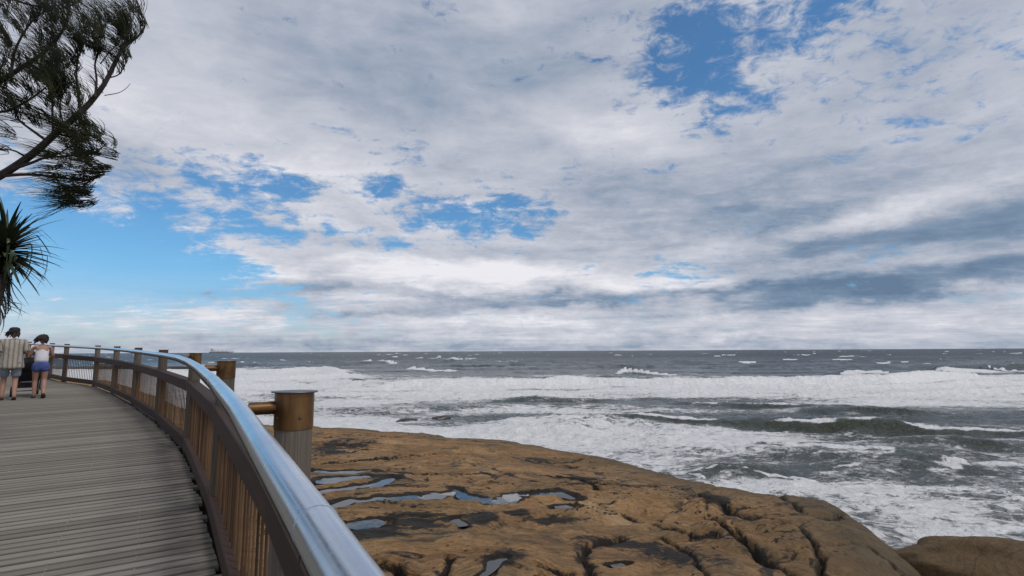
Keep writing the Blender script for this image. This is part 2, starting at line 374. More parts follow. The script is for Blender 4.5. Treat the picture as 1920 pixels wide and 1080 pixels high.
# rounded backs of the seaward slabs
for a, b_, sx, sy, hgt in [(1400, 945, 130, 26, .16), (1540, 962, 80, 18, .10), (1420, 1015, 100, 26, .16), (1570, 1030, 110, 36, .16), (1250, 945, 100, 20, .10)]:
    c_ = zguess(a, b_); e_ = zguess(a+sx, b_); g_ = zguess(a, b_-sy)
    q_ = np.clip(1-((RX-c_[0])/np.linalg.norm(e_-c_))**2-((RY-c_[1])/np.linalg.norm(g_-c_))**2, 0, 1)
    rz += hgt*np.sqrt(q_)
rz_pre = rz.copy()
POOLS = [([(590, 877), (640, 880), (690, 882), (738, 887)], .22), ([(592, 899), (640, 896), (695, 891)], .30), ([(590, 918), (650, 912), (700, 905), (738, 893)], .20),
         ([(615, 951), (660, 941), (700, 937), (745, 933), (792, 932), (832, 925), (852, 919)], .24), ([(848, 916), (880, 932), (920, 938), (956, 935), (972, 925), (1002, 920), (1042, 922), (1078, 931)], .22),
         ([(645, 985), (690, 980), (722, 977)], .20), ([(858, 974), (868, 988)], .14), ([(1040, 951), (1075, 951)], .14), ([(905, 1080), (922, 1052), (950, 1046)], .10), ([(1148, 1062), (1172, 1060)], .12), ([(1300, 1013), (1345, 1010)], .08)]
POOLLEV = []
for p_, w_ in POOLS:
    q = rl(p_); dense = np.vstack([q[i]*(1-t)+q[i+1]*t for i in range(len(q)-1) for t in np.linspace(0, 1, 10, endpoint=False)] + [q[-1]])
    lev = np.array([rz_pre[min(np.searchsorted(gy, p[1]), len(gy)-1), min(np.searchsorted(gx, p[0]), len(gx)-1)] for p in dense])
    lev = np.convolve(np.pad(lev, 14, mode='edge'), np.ones(29)/29, 'valid') - .03
    POOLLEV.append((dense, lev))
    lo = dense[:, :2].min(0)-w_*4-.5; hi = dense[:, :2].max(0)+w_*4+.5
    i0, i1 = np.searchsorted(gy, [lo[1], hi[1]]); j0, j1 = np.searchsorted(gx, [lo[0], hi[0]]); X, Y = RX[i0:i1, j0:j1], RY[i0:i1, j0:j1]
    X2 = X + fbm(X*1.5, Y*1.5, 4, .6, seed=51)*w_*2.4; Y2 = Y + fbm(X*1.5+5, Y*1.5, 4, .6, seed=52)*w_*2.4
    best = np.full(X.shape, 1e9); LV = np.zeros(X.shape)
    for p, l in zip(dense, lev):
        d_ = (X2-p[0])**2+(Y2-p[1])**2; m_ = d_ < best; best[m_] = d_[m_]; LV[m_] = l
    dq = np.sqrt(best)/(w_*(1+.9*fbm(X*1.3, Y*1.3, 3, seed=53)))
    m_ = 1-sstep(1.7, 3.0, dq); tgt = np.where(dq < 1.25, LV-.08+.10*sstep(.45, 1.2, dq), np.maximum(np.minimum(rz[i0:i1, j0:j1], LV+.14), LV+.022))
    rz[i0:i1, j0:j1] = rz[i0:i1, j0:j1]*(1-m_)+tgt*m_
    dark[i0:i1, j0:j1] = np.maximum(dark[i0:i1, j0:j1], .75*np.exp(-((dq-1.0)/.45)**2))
# edge drops into the water
ek = sstep(.0, 1.0, -rsw); rz = rz*(1-ek) + (-1.6)*ek - .35*np.exp(-np.maximum(rsw, 0)/.35)*(1-ek)
far = sstep(34, 60, RY); rz += far*(fbm(RX*.12, RY*.12, 4, seed=15)*1.6+.2)*sstep(-1, 3, rs)
rz += fbm(RX*5, RY*5, 3, .6, seed=16)*.032
near = sstep(34, 26, RY)
for sc_, stx, wd, dp, sd_, mk in [(.28, 2.6, .010, .10, 71, .02), (.7, 1.2, .012, .06, 72, .10), (.5, 5.0, .018, .05, 73, .0)]:
    cn = fbm(u_*sc_, v_*sc_*stx, 4, .5, seed=sd_); m_ = sstep(mk, mk+.12, fbm(RX*.25, RY*.25, 3, seed=sd_+5))*near*(rs > .3)
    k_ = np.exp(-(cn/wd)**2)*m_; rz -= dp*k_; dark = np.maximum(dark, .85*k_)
# keep clear of the boardwalk deck: bank rises under it on the landward side
STAIN = [(705, 990, 60, 14, 1.1), (780, 978, 70, 16, .9), (660, 1000, 60, 10, .9), (905, 975, 50, 14, .75), (1010, 968, 80, 10, .6), (650, 835, 60, 14, .7), (1085, 895, 40, 10, .8), (1010, 862, 40, 7, .7), (1140, 1018, 90, 9, .8), (1090, 1045, 20, 30, .7), (1330, 950, 40, 16, .7), (1260, 1040, 90, 18, .55), (950, 1050, 50, 16, .7), (720, 1062, 60, 14, .6), (900, 925, 50, 10, .5), (1180, 905, 60, 10, .4), (760, 905, 60, 10, .5)]
for a, b, sx, sy, am in STAIN:
    c = zguess(a, b); e = zguess(a+sx, b); g = zguess(a, b-sy)
    ww = np.linalg.norm(e-c); hh = np.linalg.norm(g-c)
    gq = np.exp(-((RX-c[0])/ww)**2-((RY-c[1]-(RX-c[0])*.0)/hh)**2)
    dark = np.maximum(dark, am*1.25*gq*(.75+1.8*fbm(u_*1.2, v_*2.6, 5, .6, seed=17)))
dark = np.clip(dark, 0, 1.3).astype(np.float32)
wet = np.exp(-np.maximum(rsw, 0)/2.4).astype(np.float32)

m_rock, nt, b = material('sandstone')
pos = S(nt, nt.nodes.new('ShaderNodeNewGeometry').outputs['Position'])
wpos = vadd(nt, pos, vadd(nt, noise(nt, pos, .25, 3, .5, out=1), (5, 5, 1), 'MULTIPLY'))
n1 = noise(nt, mapping(nt, wpos, (.35, .9, 1), rot=(0, 0, -.35)), 1.0, 8, .6)
n2 = noise(nt, mapping(nt, wpos, (1.2, 4.5, 3), rot=(0, 0, -.35), loc=(3, 1, 0)), 1.0, 8, .65)
n3 = noise(nt, pos, 9.0, 8, .7)
n4 = noise(nt, mapping(nt, wpos, (.8, .8, 1), loc=(9, 4, 0)), 1.0, 6, .6)
n5 = noise(nt, mapping(nt, wpos, (.5, 7.0, 5), rot=(0, 0, -.35), loc=(1, 8, 0)), 1.0, 7, .6)
c = ramp(nt, (n1*.4+n2*.35+n5*.25).ss(.36, .64, 0, 1, 'LINEAR'), [(0, (.095, .056, .028)), (.22, (.23, .132, .058)), (.5, (.40, .225, .095)), (.75, (.52, .315, .145)), (1, (.66, .48, .29))])
c = mixc(nt, n4.ss(.46, .66)*.6, c, (.19, .138, .072))
c = mixc(nt, n3.ss(.42, .66, 0, .42), c, (.11, .065, .032))
n6 = noise(nt, mapping(nt, wpos, (1.0, 16.0, 12), rot=(0, 0, -.35), loc=(4, 2, 0)), 1.0, 6, .65); n7 = noise(nt, pos, 28.0, 4, .7)
c = mixc(nt, n6.ss(.52, .66)*.50, c, (.075, .045, .022)); c = mixc(nt, n6.ss(.46, .34)*.35, c, (.46, .32, .17)); c = mixc(nt, n7.ss(.55, .72)*.32, c, (.05, .034, .02))
dk = attr(nt, 'dark'); we = attr(nt, 'wet')
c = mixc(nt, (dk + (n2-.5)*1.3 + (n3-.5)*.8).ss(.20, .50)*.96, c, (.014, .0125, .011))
c = mixc(nt, (n5*.5+n2*.3+n4*.35).ss(.60, .70)*.75, c, (.030, .025, .018))
c = mixc(nt, (we + (n1-.5)*.6).ss(.08, .7)*.80, c, (.105, .078, .042))
c = mixc(nt, noise(nt, pos, 2.3, 9, .72).ss(.66, .76)*.3, c, (.42, .35, .26))
setin(nt, b.inputs['Base Color'], c)
setin(nt, b.inputs['Roughness'], (dk*.4+we*.3).ss(0, .8, .82, .42))
b.inputs['Specular IOR Level'].default_value = .35
bump(nt, b, n3*1.0+n2*.8+n5*1.2+n6*.7+n7*.4, 1.0, .10)
rk = rs > -4.0
keep = (rk[:-1, :-1] | rk[1:, 1:] | rk[:-1, 1:] | rk[1:, :-1])
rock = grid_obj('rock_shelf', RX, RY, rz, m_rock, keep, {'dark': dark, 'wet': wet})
tag(rock, 'brown sandstone rock shelf with cracks, dark stains and pools beside the sea', None, None, 'structure')
def rock_z(x, y):
    i = min(max(np.searchsorted(gy, y), 0), len(gy)-1); j = min(max(np.searchsorted(gx, x), 0), len(gx)-1); return float(rz[i, j])

def pre_z(x, y):
    i = min(max(np.searchsorted(gy, y), 0), len(gy)-1); j = min(max(np.searchsorted(gx, x), 0), len(gx)-1); return float(rz_pre[i, j])
# rock pools: water sheets lying in the carved hollows
m_pool, nt, b = material('pool_water'); pos = tex(nt)
setin(nt, b.inputs['Base Color'], (.04, .042, .04)); b.inputs['Roughness'].default_value = .05; b.inputs['IOR'].default_value = 1.5
bump(nt, b, noise(nt, pos, 5, 3, .5), .12, .02)
POOLLAB = ['uppermost thin rain pool on the rock beside the nearest capped post', 'short wide rain pool between two thin ones right of the capped post', 'lowest of the three thin rain pools right of the capped post',
           'long winding rain pool starting at the handrail and crossing the rock', 'S-shaped rain pool with wide middle in the centre of the rock shelf', 'short flat rain pool at the handrail below the long winding one', 'tiny dark pool in the stained patch below the S-shaped pool',
           'small shallow puddle right of the S-shaped pool on brown rock', 'curled puddle at the bottom edge of the picture near its centre', 'small grey puddle low on the rock, inside the dark arc', 'tiny puddle in the crack between the big slabs']
for k, (p_, w_) in enumerate(POOLS):
    dense, lev = POOLLEV[k]
    t = np.gradient(dense[:, :2], axis=0); t /= np.linalg.norm(t, axis=1)[:, None]+1e-9; nn = np.stack([-t[:, 1], t[:, 0]], 1)
    V = []; Fc = []
    for i, p in enumerate(dense):
        e = math.sin(math.pi*min(1, max(0.05, (i+.3)/(len(dense)-.4))))**.62
        for s_ in (-1, -.5, 0, .5, 1): V.append((p[0]+nn[i, 0]*w_*1.75*s_*e, p[1]+nn[i, 1]*w_*1.75*s_*e, lev[i]))
    for i in range(len(dense)-1):
        for j in range(4): a = i*5+j; Fc.append((a, a+1, a+6, a+5))
    tag(mobj('rock_pool', V, Fc, m_pool, smooth=True), POOLLAB[k], 'pool', 'rain pools on the rock shelf')

# ------------------------------------------------------------------ sea
t_ = np.concatenate([np.geomspace(.00035, .0030, 14, endpoint=False), np.linspace(.0030, .46, 640), np.linspace(.48, 1.3, 22)])
dd = 5.0/t_
uu = np.concatenate([np.linspace(-1.75, -1.02, 60, endpoint=False), np.linspace(-1.02, 1.05, 1060, endpoint=False), np.linspace(1.05, 1.8, 60)])
SY = np.repeat(dd[:, None], len(uu), 1); SX = SY*uu[None, :]
ss_ = np.full(SX.shape, -200, np.float32); _m = SY < 150; ss_[_m] = shore_sd(SX[_m], SY[_m])
PXs, PYs = proj(SX, SY, np.zeros_like(SX))
Z = np.zeros(SX.shape, np.float32)
wa = fbm(SX*.012, SY*.012, 3, seed=21)*30; wb = fbm(SX*.05, SY*.05, 3, seed=22)*7
dist_att = sstep(35, 140, SY)
for lam, amp, an, ph in [(46, .42, .05, .3), (31, .30, -.12, 1.9), (21, .24, .2, 4.1), (13, .16, -.25, 2.2), (8.5, .11, .35, 5.0)]:
    k = 2*math.pi/lam; arg = k*(SX*math.sin(an)+SY*math.cos(an)+wa*.8+wb)+ph
    lod = np.clip(lam*3/np.maximum(np.gradient(-dd)[:, None], .01), 0, 1) if False else 1.0
    s0 = np.sin(arg); am = .55+1.4*(fbm(SX/lam*.35, SY/lam*.6, 2, seed=int(lam))+.25)
    Z += amp*am*(s0*.7+.3*np.sign(s0)*np.abs(s0)**2.0 + .0)*(.16+.84*dist_att)
chop = fbm(SX*.30, SY*.55, 5, .62, seed=24); chop2 = fbm(SX*1.1, SY*2.0, 4, .6, seed=25)
Z += chop*(.38+.7*dist_att) + chop2*.13
FO = np.zeros(SX.shape, np.float32); GR = np.zeros(SX.shape, np.float32)
def rows_of(y0, y1):
    m = np.where((dd >= y0) & (dd <= y1))[0]; return (m[0], m[-1]+1) if len(m) else (0, 0)
def crest(pts, back=5.0, front=1.3, foam=0.0, fl=1.0, green=0.0, jag=.6, lip=0.0, keepz=.92, vary=0.0):
    """one breaking wave: pts = (px, py, height)"""
    hm = max(h for _, _, h in pts); W_ = np.array([[*at_z(a, b, hm*.9)[:2], h] for a, b, h in pts]); W_ = W_[np.argsort(W_[:, 0])]
    i0, i1 = rows_of(W_[:, 1].min()-3-max(front, fl)*3, W_[:, 1].max()+3+back*3)
    if i1 <= i0: return
    X, Y, z_ = SX[i0:i1], SY[i0:i1], Z[i0:i1]; c2_ = chop2[i0:i1]
    yc = np.interp(X, W_[:, 0], W_[:, 1]) + fbm(X*.09, X*0+3.3, 4, seed=len(pts))*2.4*jag + fbm(X*.5, X*0+7.3, 3, seed=3)*.5*jag
    hh = np.interp(X, W_[:, 0], W_[:, 2]); hh = hh*np.clip(1+.55*fbm(X*.16, X*0+1.7, 4, seed=30+len(pts))+vary*fbm(X*.10, X*0+5.1, 3, seed=81), .12, 2)
    t = Y-yc; prof = np.where(t > 0, np.exp(-(t/back)**2), np.exp(-(t/front)**2))
    z_ *= 1-keepz*prof; z_ += hh*prof*(1+.25*np.clip(c2_, -.4, .4))
    if green: GR[i0:i1] = np.maximum(GR[i0:i1], green*np.exp(-((t+front*.5)/(front*.8))**2)*np.clip(.85+1.2*fbm(X*.25, Y*.6, 4, seed=61), .2, 1)*np.clip(hh/.6, 0, 1))
    if foam:
        FO[i0:i1] = np.maximum(FO[i0:i1], foam*(1 if fl > 2 else np.clip(.75+2.6*fbm(X*.45, Y*.3, 3, seed=60), 0, 1.1))*np.where(t > 0, np.exp(-(t/(lip+.35))**2), np.exp(-(-t/fl)**2))*np.clip(hh/.35, 0, 1))
crest([(300, 689, .9), (440, 692, 1.2), (520, 688, 1.3), (600, 686, 1.4), (632, 688, 1.1), (655, 690, .5), (700, 692, .05), (2200, 690, .0)], 6, 2.0, 1.0, 6, 0, .8, vary=.9)
crest([(100, 712, 0), (690, 712, .0), (740, 709, .8), (900, 707, 1.1), (1100, 705, 1.15), (1300, 706, 1.15), (1500, 705, 1.1), (1650, 704, 1.1), (1750, 697, 1.25), (1920, 694, 1.4), (2300, 692, 1.3)], 5, 1.6, 1.08, 6, 0, 1.3, vary=.9)
crest([(300, 715, .5), (600, 701, .7), (668, 699, .6), (690, 702, 0), (2200, 702, 0)], 5, 1.5, 1.0, 9, 0, .3)
crest([(200, 775, 0), (930, 786, .05), (1050, 781, .35), (1250, 775, .6), (1400, 778, .75), (1600, 786, .72), (1750, 794, .7), (1920, 799, .7), (2200, 808, .6)], 4.2, 1.1, 1.0, .5, .8, 1.6, lip=.15, keepz=.15, vary=2.2)
crest([(300, 790, 0), (900, 797, .1), (960, 798, .38), (1040, 803, .38), (1120, 808, .2), (1200, 812, 0), (2200, 860, 0)], 2.0, .8, 0, 1, .35, .3)
crest([(300, 760, .2), (700, 762, .3), (1000, 757, .35), (1200, 757, .25), (1400, 760, 0), (2200, 765, .2)], 3, 1.5, 0, 1, .25, .8)
crest([(900, 812, 0), (1180, 793, .2), (1260, 797, .4), (1340, 800, .25), (1450, 806, .1), (1700, 815, 0), (2200, 822, .35)], 1.6, .8, .6, .5, .6, .5, keepz=.3)
crest([(900, 845, 0), (1640, 848, 0), (1690, 855, .22), (1790, 864, .2), (1850, 868, 0), (2200, 870, 0)], 1.5, .7, .4, .4, .5, .5, keepz=.3)
crest([(300, 728, .3), (700, 727, .35), (1000, 722, .4), (1300, 720, .35), (1600, 722, .4), (1920, 712, .5), (2300, 710, .4)], 3, .9, .95, 2.5, 0, 1.2, keepz=.4, vary=2.0)
crest([(300, 742, .25), (700, 738, .3), (1000, 739, .3), (1300, 736, .3), (1600, 738, .35), (1920, 730, .4), (2300, 728, .3)], 2.4, .8, .9, 2.2, .2, 1.3, keepz=.4, vary=2.0)
for k in range(16):
    py0 = 745+k*8.5+rng.uniform(-3, 3); x0 = rng.uniform(620, 1700); x1 = x0+rng.uniform(160, 420); hh0 = rng.uniform(.24, .44); sl = rng.uniform(.0, .03)
    if x0 > 1150 and 768 < py0 < 800: continue
    crest([(-600, py0, 0), (x0-40, py0, 0), (x0+40, py0+1, hh0), ((x0+x1)/2, py0+(x1-x0)*sl*.5, hh0*1.1), (x1-40, py0+(x1-x0)*sl, hh0), (x1+40, py0+(x1-x0)*sl, 0), (2600, py0, 0)], 1.7, .7, .9 if k % 2 else .5, .5, .65, 1.2, keepz=.15, vary=1.2)
# offshore whitecaps and distant breakers
for pts, fl in [([(680, 674, 1.2), (730, 675, 1.2), (750, 677, 0)], 8), ([(800, 669, 1.3), (860, 670, 1.3), (880, 671, 0)], 12), ([(760, 687, 0), (775, 687, .9), (840, 689, .9), (865, 690, 0)], 5),
                ([(1150, 690, 0), (1172, 688, 1.4), (1215, 690, 1.4), (1290, 692, .9), (1330, 692, 0)], 4), ([(1570, 696, 0), (1590, 694, .9), (1660, 695, .9), (1680, 696, 0)], 4), ([(1740, 686, 0), (1765, 686, 1.1), (1850, 684, 1.3), (1870, 685, 0)], 10)]:
    a = pts[0]; pts = [(a[0]-60, a[1], 0), *pts, (pts[-1][0]+40, pts[-1][1], 0)]
    if pts[1][2] > 0: pts[0] = (pts[1][0]-25, pts[1][1], 0)
    crest([(-400, a[1], 0), *pts, (2500, pts[-1][1], 0)], 7, 3, 1.0, fl, 0, .15)
wc = fbm(SX*.035, SY*.10, 4, .6, seed=41)+.35*fbm(SX*.2, SY*.4, 3, seed=42)+np.clip(Z, -1, 1)*.10
FO = np.maximum(FO, sstep(.25, .34, wc)*sstep(110, 170, SY)*sstep(6000, 900, SY)*.9)
# broad foam cover (how aerated the water is), given at points across the surf zone
cols = np.array([0, 300, 600, 750, 900, 1200, 1500, 1900, 2300])
rows = np.array([661, 684, 692, 700, 708, 716, 726, 738, 748, 760, 775, 790, 800, 815, 835, 860, 890, 930, 980, 1080])
TAB = np.array([
 [0, 0, 0, 0, 0, 0, 0, 0, 0], [0, 0, 0, 0, 0, 0, 0, 0, 0], [.6, .7, .55, .05, 0, 0, 0, 0, 0], [.8, .85, .74, .25, .05, 0, 0, .1, .3], [.85, .85, .80, .55, .4, .4, .4, .65, .7],
 [.84, .80, .74, .70, .76, .82, .80, .76, .7], [.8, .76, .70, .66, .68, .74, .76, .72, .7], [.78, .74, .68, .64, .60, .66, .72, .68, .7], [.8, .74, .64, .58, .56, .56, .64, .64, .6], [.8, .74, .56, .50, .48, .42, .50, .54, .5],
 [.8, .7, .60, .54, .46, .36, .34, .38, .4], [.8, .8, .74, .62, .44, .34, .28, .30, .3], [.8, .8, .8, .72, .58, .50, .40, .40, .4], [.8, .8, .8, .75, .74, .66, .50, .44, .4], [.8, .8, .8, .8, .78, .68, .60, .50, .45], [.8, .8, .8, .8, .8, .68, .56, .55, .5],
 [.8, .8, .8, .8, .8, .68, .58, .54, .5], [.8, .8, .8, .8, .8, .68, .58, .52, .5], [.7, .7, .7, .7, .7, .62, .56, .52, .5], [.6, .6, .6, .6, .6, .6, .5, .48, .45]])
pxs = np.clip(PXs, cols[0], cols[-1]-1e-3); pys = np.clip(PYs, rows[0], rows[-1]-1e-3)
ci = np.clip(np.searchsorted(cols, pxs, 'right')-1, 0, len(cols)-2); ri = np.clip(np.searchsorted(rows, pys, 'right')-1, 0, len(rows)-2)
fx = (pxs-cols[ci])/(cols[ci+1]-cols[ci]); fy = (pys-rows[ri])/(rows[ri+1]-rows[ri])
BASEF = (TAB[ri, ci]*(1-fx)+TAB[ri, ci+1]*fx)*(1-fy)+(TAB[ri+1, ci]*(1-fx)+TAB[ri+1, ci+1]*fx)*fy
BASEF += (fbm(SX*.10, SY*.22, 4, .6, seed=43)*.60+fbm(SX*.035, SY*.16, 4, .6, seed=50)*.55)*np.clip(BASEF*2, 0, 1)*(1-np.clip(BASEF-.8, 0, .2)*2)
BASEF -= GR*.45 + np.clip(BASEF*1.5, 0, 1)*np.clip(chop, -.3, .3)*-.25
BASEF = np.maximum(BASEF, (.88+.5*fbm(SX*.5, SY*.5, 3, seed=44))*np.exp(-np.maximum(-ss_, 0)/1.5)*(SY > 11))
def line(pts, w, amp):
    P_ = pl(pts, 0.0); i0, i1 = rows_of(P_[:, 1].min()-3, P_[:, 1].max()+3); X, Y = SX[i0:i1], SY[i0:i1]
    d_ = seg_dist(X+fbm(X*.7, Y*.7, 3, seed=45)*.8, Y+fbm(X*.7+4, Y*.7, 3, seed=46)*.8, P_)
    FO[i0:i1] = np.maximum(FO[i0:i1], amp*np.exp(-(d_/w)**2)*np.clip(.7+2.2*fbm(X*.8, Y*.8, 4, .6, seed=47), .2, 1.05))
line([(1230, 880), (1290, 886), (1400, 891), (1480, 894), (1580, 903), (1620, 903), (1690, 908), (1790, 916), (1850, 917)], .16, 1.0)
line([(1760, 931), (1850, 933), (1930, 935)], .12, .95); line([(1230, 817), (1330, 826), (1440, 838), (1560, 845), (1650, 848)], .6, .78)
line([(1560, 880), (1640, 868), (1690, 861), (1700, 857)], .2, .75); line([(1750, 885), (1800, 872), (1870, 868), (1960, 872)], .6, .75); line([(620, 795), (720, 800), (860, 812)], .5, .9)
line([(1060, 838), (1180, 862), (1300, 890), (1450, 930), (1600, 966)], .3, .9)
FOAM = np.clip(np.maximum(FO, BASEF), 0, 1.15)
FOAM = np.where((SY > 130) & (FO < .3), np.minimum(FOAM, BASEF), FOAM)
Z += sstep(.45, .95, FOAM)*(fbm(SX*.9, SY*1.4, 4, .6, seed=48)*.34+fbm(SX*2.6, SY*3.4, 3, .6, seed=49)*.10)*sstep(160, 100, SY)
shallow = np.exp(-np.maximum(-ss_-.5, 0)/5.0)*sstep(24, 13, SY)
Z *= sstep(-.4, 3.0, -ss_)*.85+.15
Z -= sstep(1.5, 4, ss_)*3
m_sea, nt, b = material('sea_water')
pos = S(nt, nt.nodes.new('ShaderNodeNewGeometry').outputs['Position']); px_, py_, pz_ = sep(nt, pos)
Fm = attr(nt, 'foam'); gr = attr(nt, 'green'); sh = attr(nt, 'shallow')
flat = comb(nt, px_, py_*1.5, 0.0)
w1 = vadd(nt, flat, vadd(nt, noise(nt, flat, .5, 4, .6, out=1), (2.0, 2.0, 0), 'MULTIPLY'))
a1 = noise(nt, w1, .45, 9, .66); a2 = noise(nt, w1, 1.7, 7, .62)
rd = ((noise(nt, w1, 1.0, 6, .6)-.5).f('ABSOLUTE')*4.2); rd = 1.0-rd.clamp()
rd2 = ((noise(nt, w1, 2.6, 5, .6)-.5).f('ABSOLUTE')*4.2); rd2 = 1.0-rd2.clamp()
a3 = noise(nt, w1, 5.5, 5, .65)
lace = a1*.68 + a2*.40 + a3*.22 + rd*.26 + rd2*.20 - .50       # about 0..1
thr = .985-Fm*.99
fm = lace.ss(thr-.11, thr+.10)
fmd = (fm*(.40+a2*.70+.20*Fm)).clamp()
deep = mixc(nt, py_.ss(60, 400), (.028, .036, .034), (.014, .021, .024))
wc_ = mixc(nt, gr, deep, (.036, .042, .016)); wc_ = mixc(nt, sh*.85, wc_, (.17, .145, .105))
wc_ = mixc(nt, Fm.ss(.1, .7, 0, .75)*(1.0-gr*.8), wc_, (.13, .16, .165))
c = mixc(nt, fmd, wc_, (.80, .80, .80))
setin(nt, b.inputs['Base Color'], c); setin(nt, b.inputs['Roughness'], (fmd*.55 + .16 + py_.ss(30, 500)*.16))
b.inputs['IOR'].default_value = 1.33; setin(nt, b.inputs['Specular IOR Level'], (py_.ss(40, 300, .46, .17) - fmd*.15))
hb = noise(nt, comb(nt, px_, py_*1.6, 0.0), 1.3, 7, .62)*1.0 + noise(nt, comb(nt, px_, py_*1.6, 4.0), .28, 4, .6)*2.4 + fm*.25 + a2*fm*.9
bump(nt, b, hb, .85, .38)
kp = ~((ss_[:-1, :-1] > 4) & (ss_[1:, 1:] > 4))
sea = grid_obj('sea', SX, SY, Z, m_sea, kp, {'foam': FOAM, 'green': GR, 'shallow': shallow})
tag(sea, 'rough grey-green sea with breaking waves and lacy white foam', None, None, 'structure')

# ------------------------------------------------------------------ landward bank
m_bank = plain('bank_soil', (.075, .07, .035), .95, 0, .5, 1.5, .6)
V = []; Fc = []; S0, S1 = 0.0, ARC[-1]; ns = 40; offs = [-.1, .4, 2, 5, 10, 20, 40]
for s_ in np.linspace(S0, S1, ns):
    p, t, n = path(s_); z0 = p[2]-CAPH
    for k, o in enumerate(offs):
        q = p[:2]+n*(DW+o); V.append((q[0], q[1], z0-(.55 if k == 0 else .22)+(.5*math.sin(q[0]*1.3)*math.sin(q[1]*.9)*.2 if k > 1 else 0)+.02*max(o, 0)))
for i in range(ns-1):
    for j in range(len(offs)-1): a = i*len(offs)+j; Fc.append((a, a+1, a+len(offs)+1, a+len(offs)))
bank = mobj('ground', V, Fc, m_bank, smooth=True); tag(bank, 'sandy soil bank on the land side of the boardwalk', None, None, 'structure')

# ------------------------------------------------------------------ timber materials
def wood(name, c0, c1, c2, rough=.75, gs=(1.2, 28, 28), rv=.5, bs=.35):
    m, nt, b = material(name); o = tex(nt); r = orand(nt)
    off = comb(nt, r*37.0, r*11.0, r*23.0); q = vadd(nt, o, off)
    g = noise(nt, mapping(nt, q, gs), 1.0, 7, .62, .3); g2 = noise(nt, mapping(nt, q, (gs[0]*1.3, gs[1]*3, gs[2]*3)), 1.0, 5, .6); bl = noise(nt, q, 1.6, 5, .6)
    c = ramp(nt, (g*.5+g2*.3+bl*.18+.01 + (r-.5)*rv*.3).ss(.25, .75, 0, 1, 'LINEAR'), [(0, c0), (.5, c1), (1, c2)])
    c = mixc(nt, (g2*.6+g*.5).ss(.30, .42, .75, 0), c, tuple(v*.25 for v in c0))
    setin(nt, b.inputs['Base Color'], c); b.inputs['Roughness'].default_value = rough
    b.inputs['Specular IOR Level'].default_value = .3
    bump(nt, b, g*.6+g2*.8, bs, .008)
    return m
m_plank = wood('weathered_decking', (.140, .122, .099), (.218, .194, .163), (.305, .278, .240), .85, (.9, 40, 40), 1.0, .5)
_nt = m_plank.node_tree; _b = _nt.nodes['Principled BSDF']; _src = S(_nt, _b.inputs['Base Color'].links[0].from_socket)
_o = tex(_nt); _x = sep(_nt, _o)[0]; _q = vadd(_nt, _o, comb(_nt, orand(_nt)*19.0, orand(_nt)*7.0, 0.0))
_st = (noise(_nt, mapping(_nt, _q, (3.0, 14, 8)), 1.0, 5, .65) + (_x*-1.0).ss(1.15, 1.75, 0, .26)).ss(.58, .74)      # black mould creeping in from the board ends
_y = sep(_nt, _o)[1].f('ABSOLUTE').ss(.036, .054, 0, .55)
_src = mixc(_nt, _y, _src, (.05, .045, .038))
_nt.links.new(mixc(_nt, _st*.45, _src, (.035, .032, .028)).k, _b.inputs['Base Color'])
m_pile = wood('weathered_pile', (.05, .040, .031), (.115, .095, .076), (.20, .172, .14), .9, (38, 38, 1.2), .6, 1.0)
m_rail = wood('stained_rail', (.024, .012, .009), (.045, .024, .018), (.07, .041, .032), .75, (1.5, 25, 25), .6, .25)
m_slat = wood('baluster_timber', (.03, .015, .008), (.085, .045, .022), (.19, .11, .055), .65, (30, 30, 1.2), 1.2, .3)
m_dark = plain('dark_bearer', (.03, .025, .02), .9)
m_steel, nt, b = material('brushed_steel'); o = tex(nt)
n = noise(nt, o, 3.0, 6, .6); n2 = noise(nt, o, 45.0, 4, .7)
setin(nt, b.inputs['Base Color'], mixc(nt, n.ss(.35, .7), (.60, .66, .73), (.52, .59, .68))); b.inputs['Metallic'].default_value = 1.0  # blue-grey tint in the base colour stands in for reflected blue sky
sp_ = noise(nt, o, 18.0, 6, .7).ss(.56, .72); st_ = noise(nt, mapping(nt, o, (6, 6, 1), rot=(0, 0, .6)), 6.0, 5, .7)
setin(nt, b.inputs['Roughness'], (n*.16+n2*.08+st_*.08+sp_*.10+.06)); bump(nt, b, n2*.6+st_*.5, .06, .003)
m_bronze, nt, b = material('bronze_collar'); o = tex(nt)
n = noise(nt, mapping(nt, o, (9, 9, 3)), 1.0, 6, .65); n2 = noise(nt, o, 60, 4, .7)
c = ramp(nt, n, [(.25, (.06, .030, .012)), (.5, (.15, .078, .030)), (.75, (.25, .14, .058))])
setin(nt, b.inputs['Base Color'], mixc(nt, n2.ss(.6, .75)*.5, c, (.06, .03, .012))); b.inputs['Metallic'].default_value = .75; setin(nt, b.inputs['Roughness'], n*.25+.30)
m_bar = plain('bronze_bar', (.06, .042, .032), .5, .5, .3, 10)
m_lid = plain('grey_lid', (.13, .13, .14), .45, .6, .25, 12)
m_bolt = plain('bolt_steel', (.07, .05, .035), .5, .6)
m_screw = plain('screw_head', (.30, .30, .29), .6, .3)

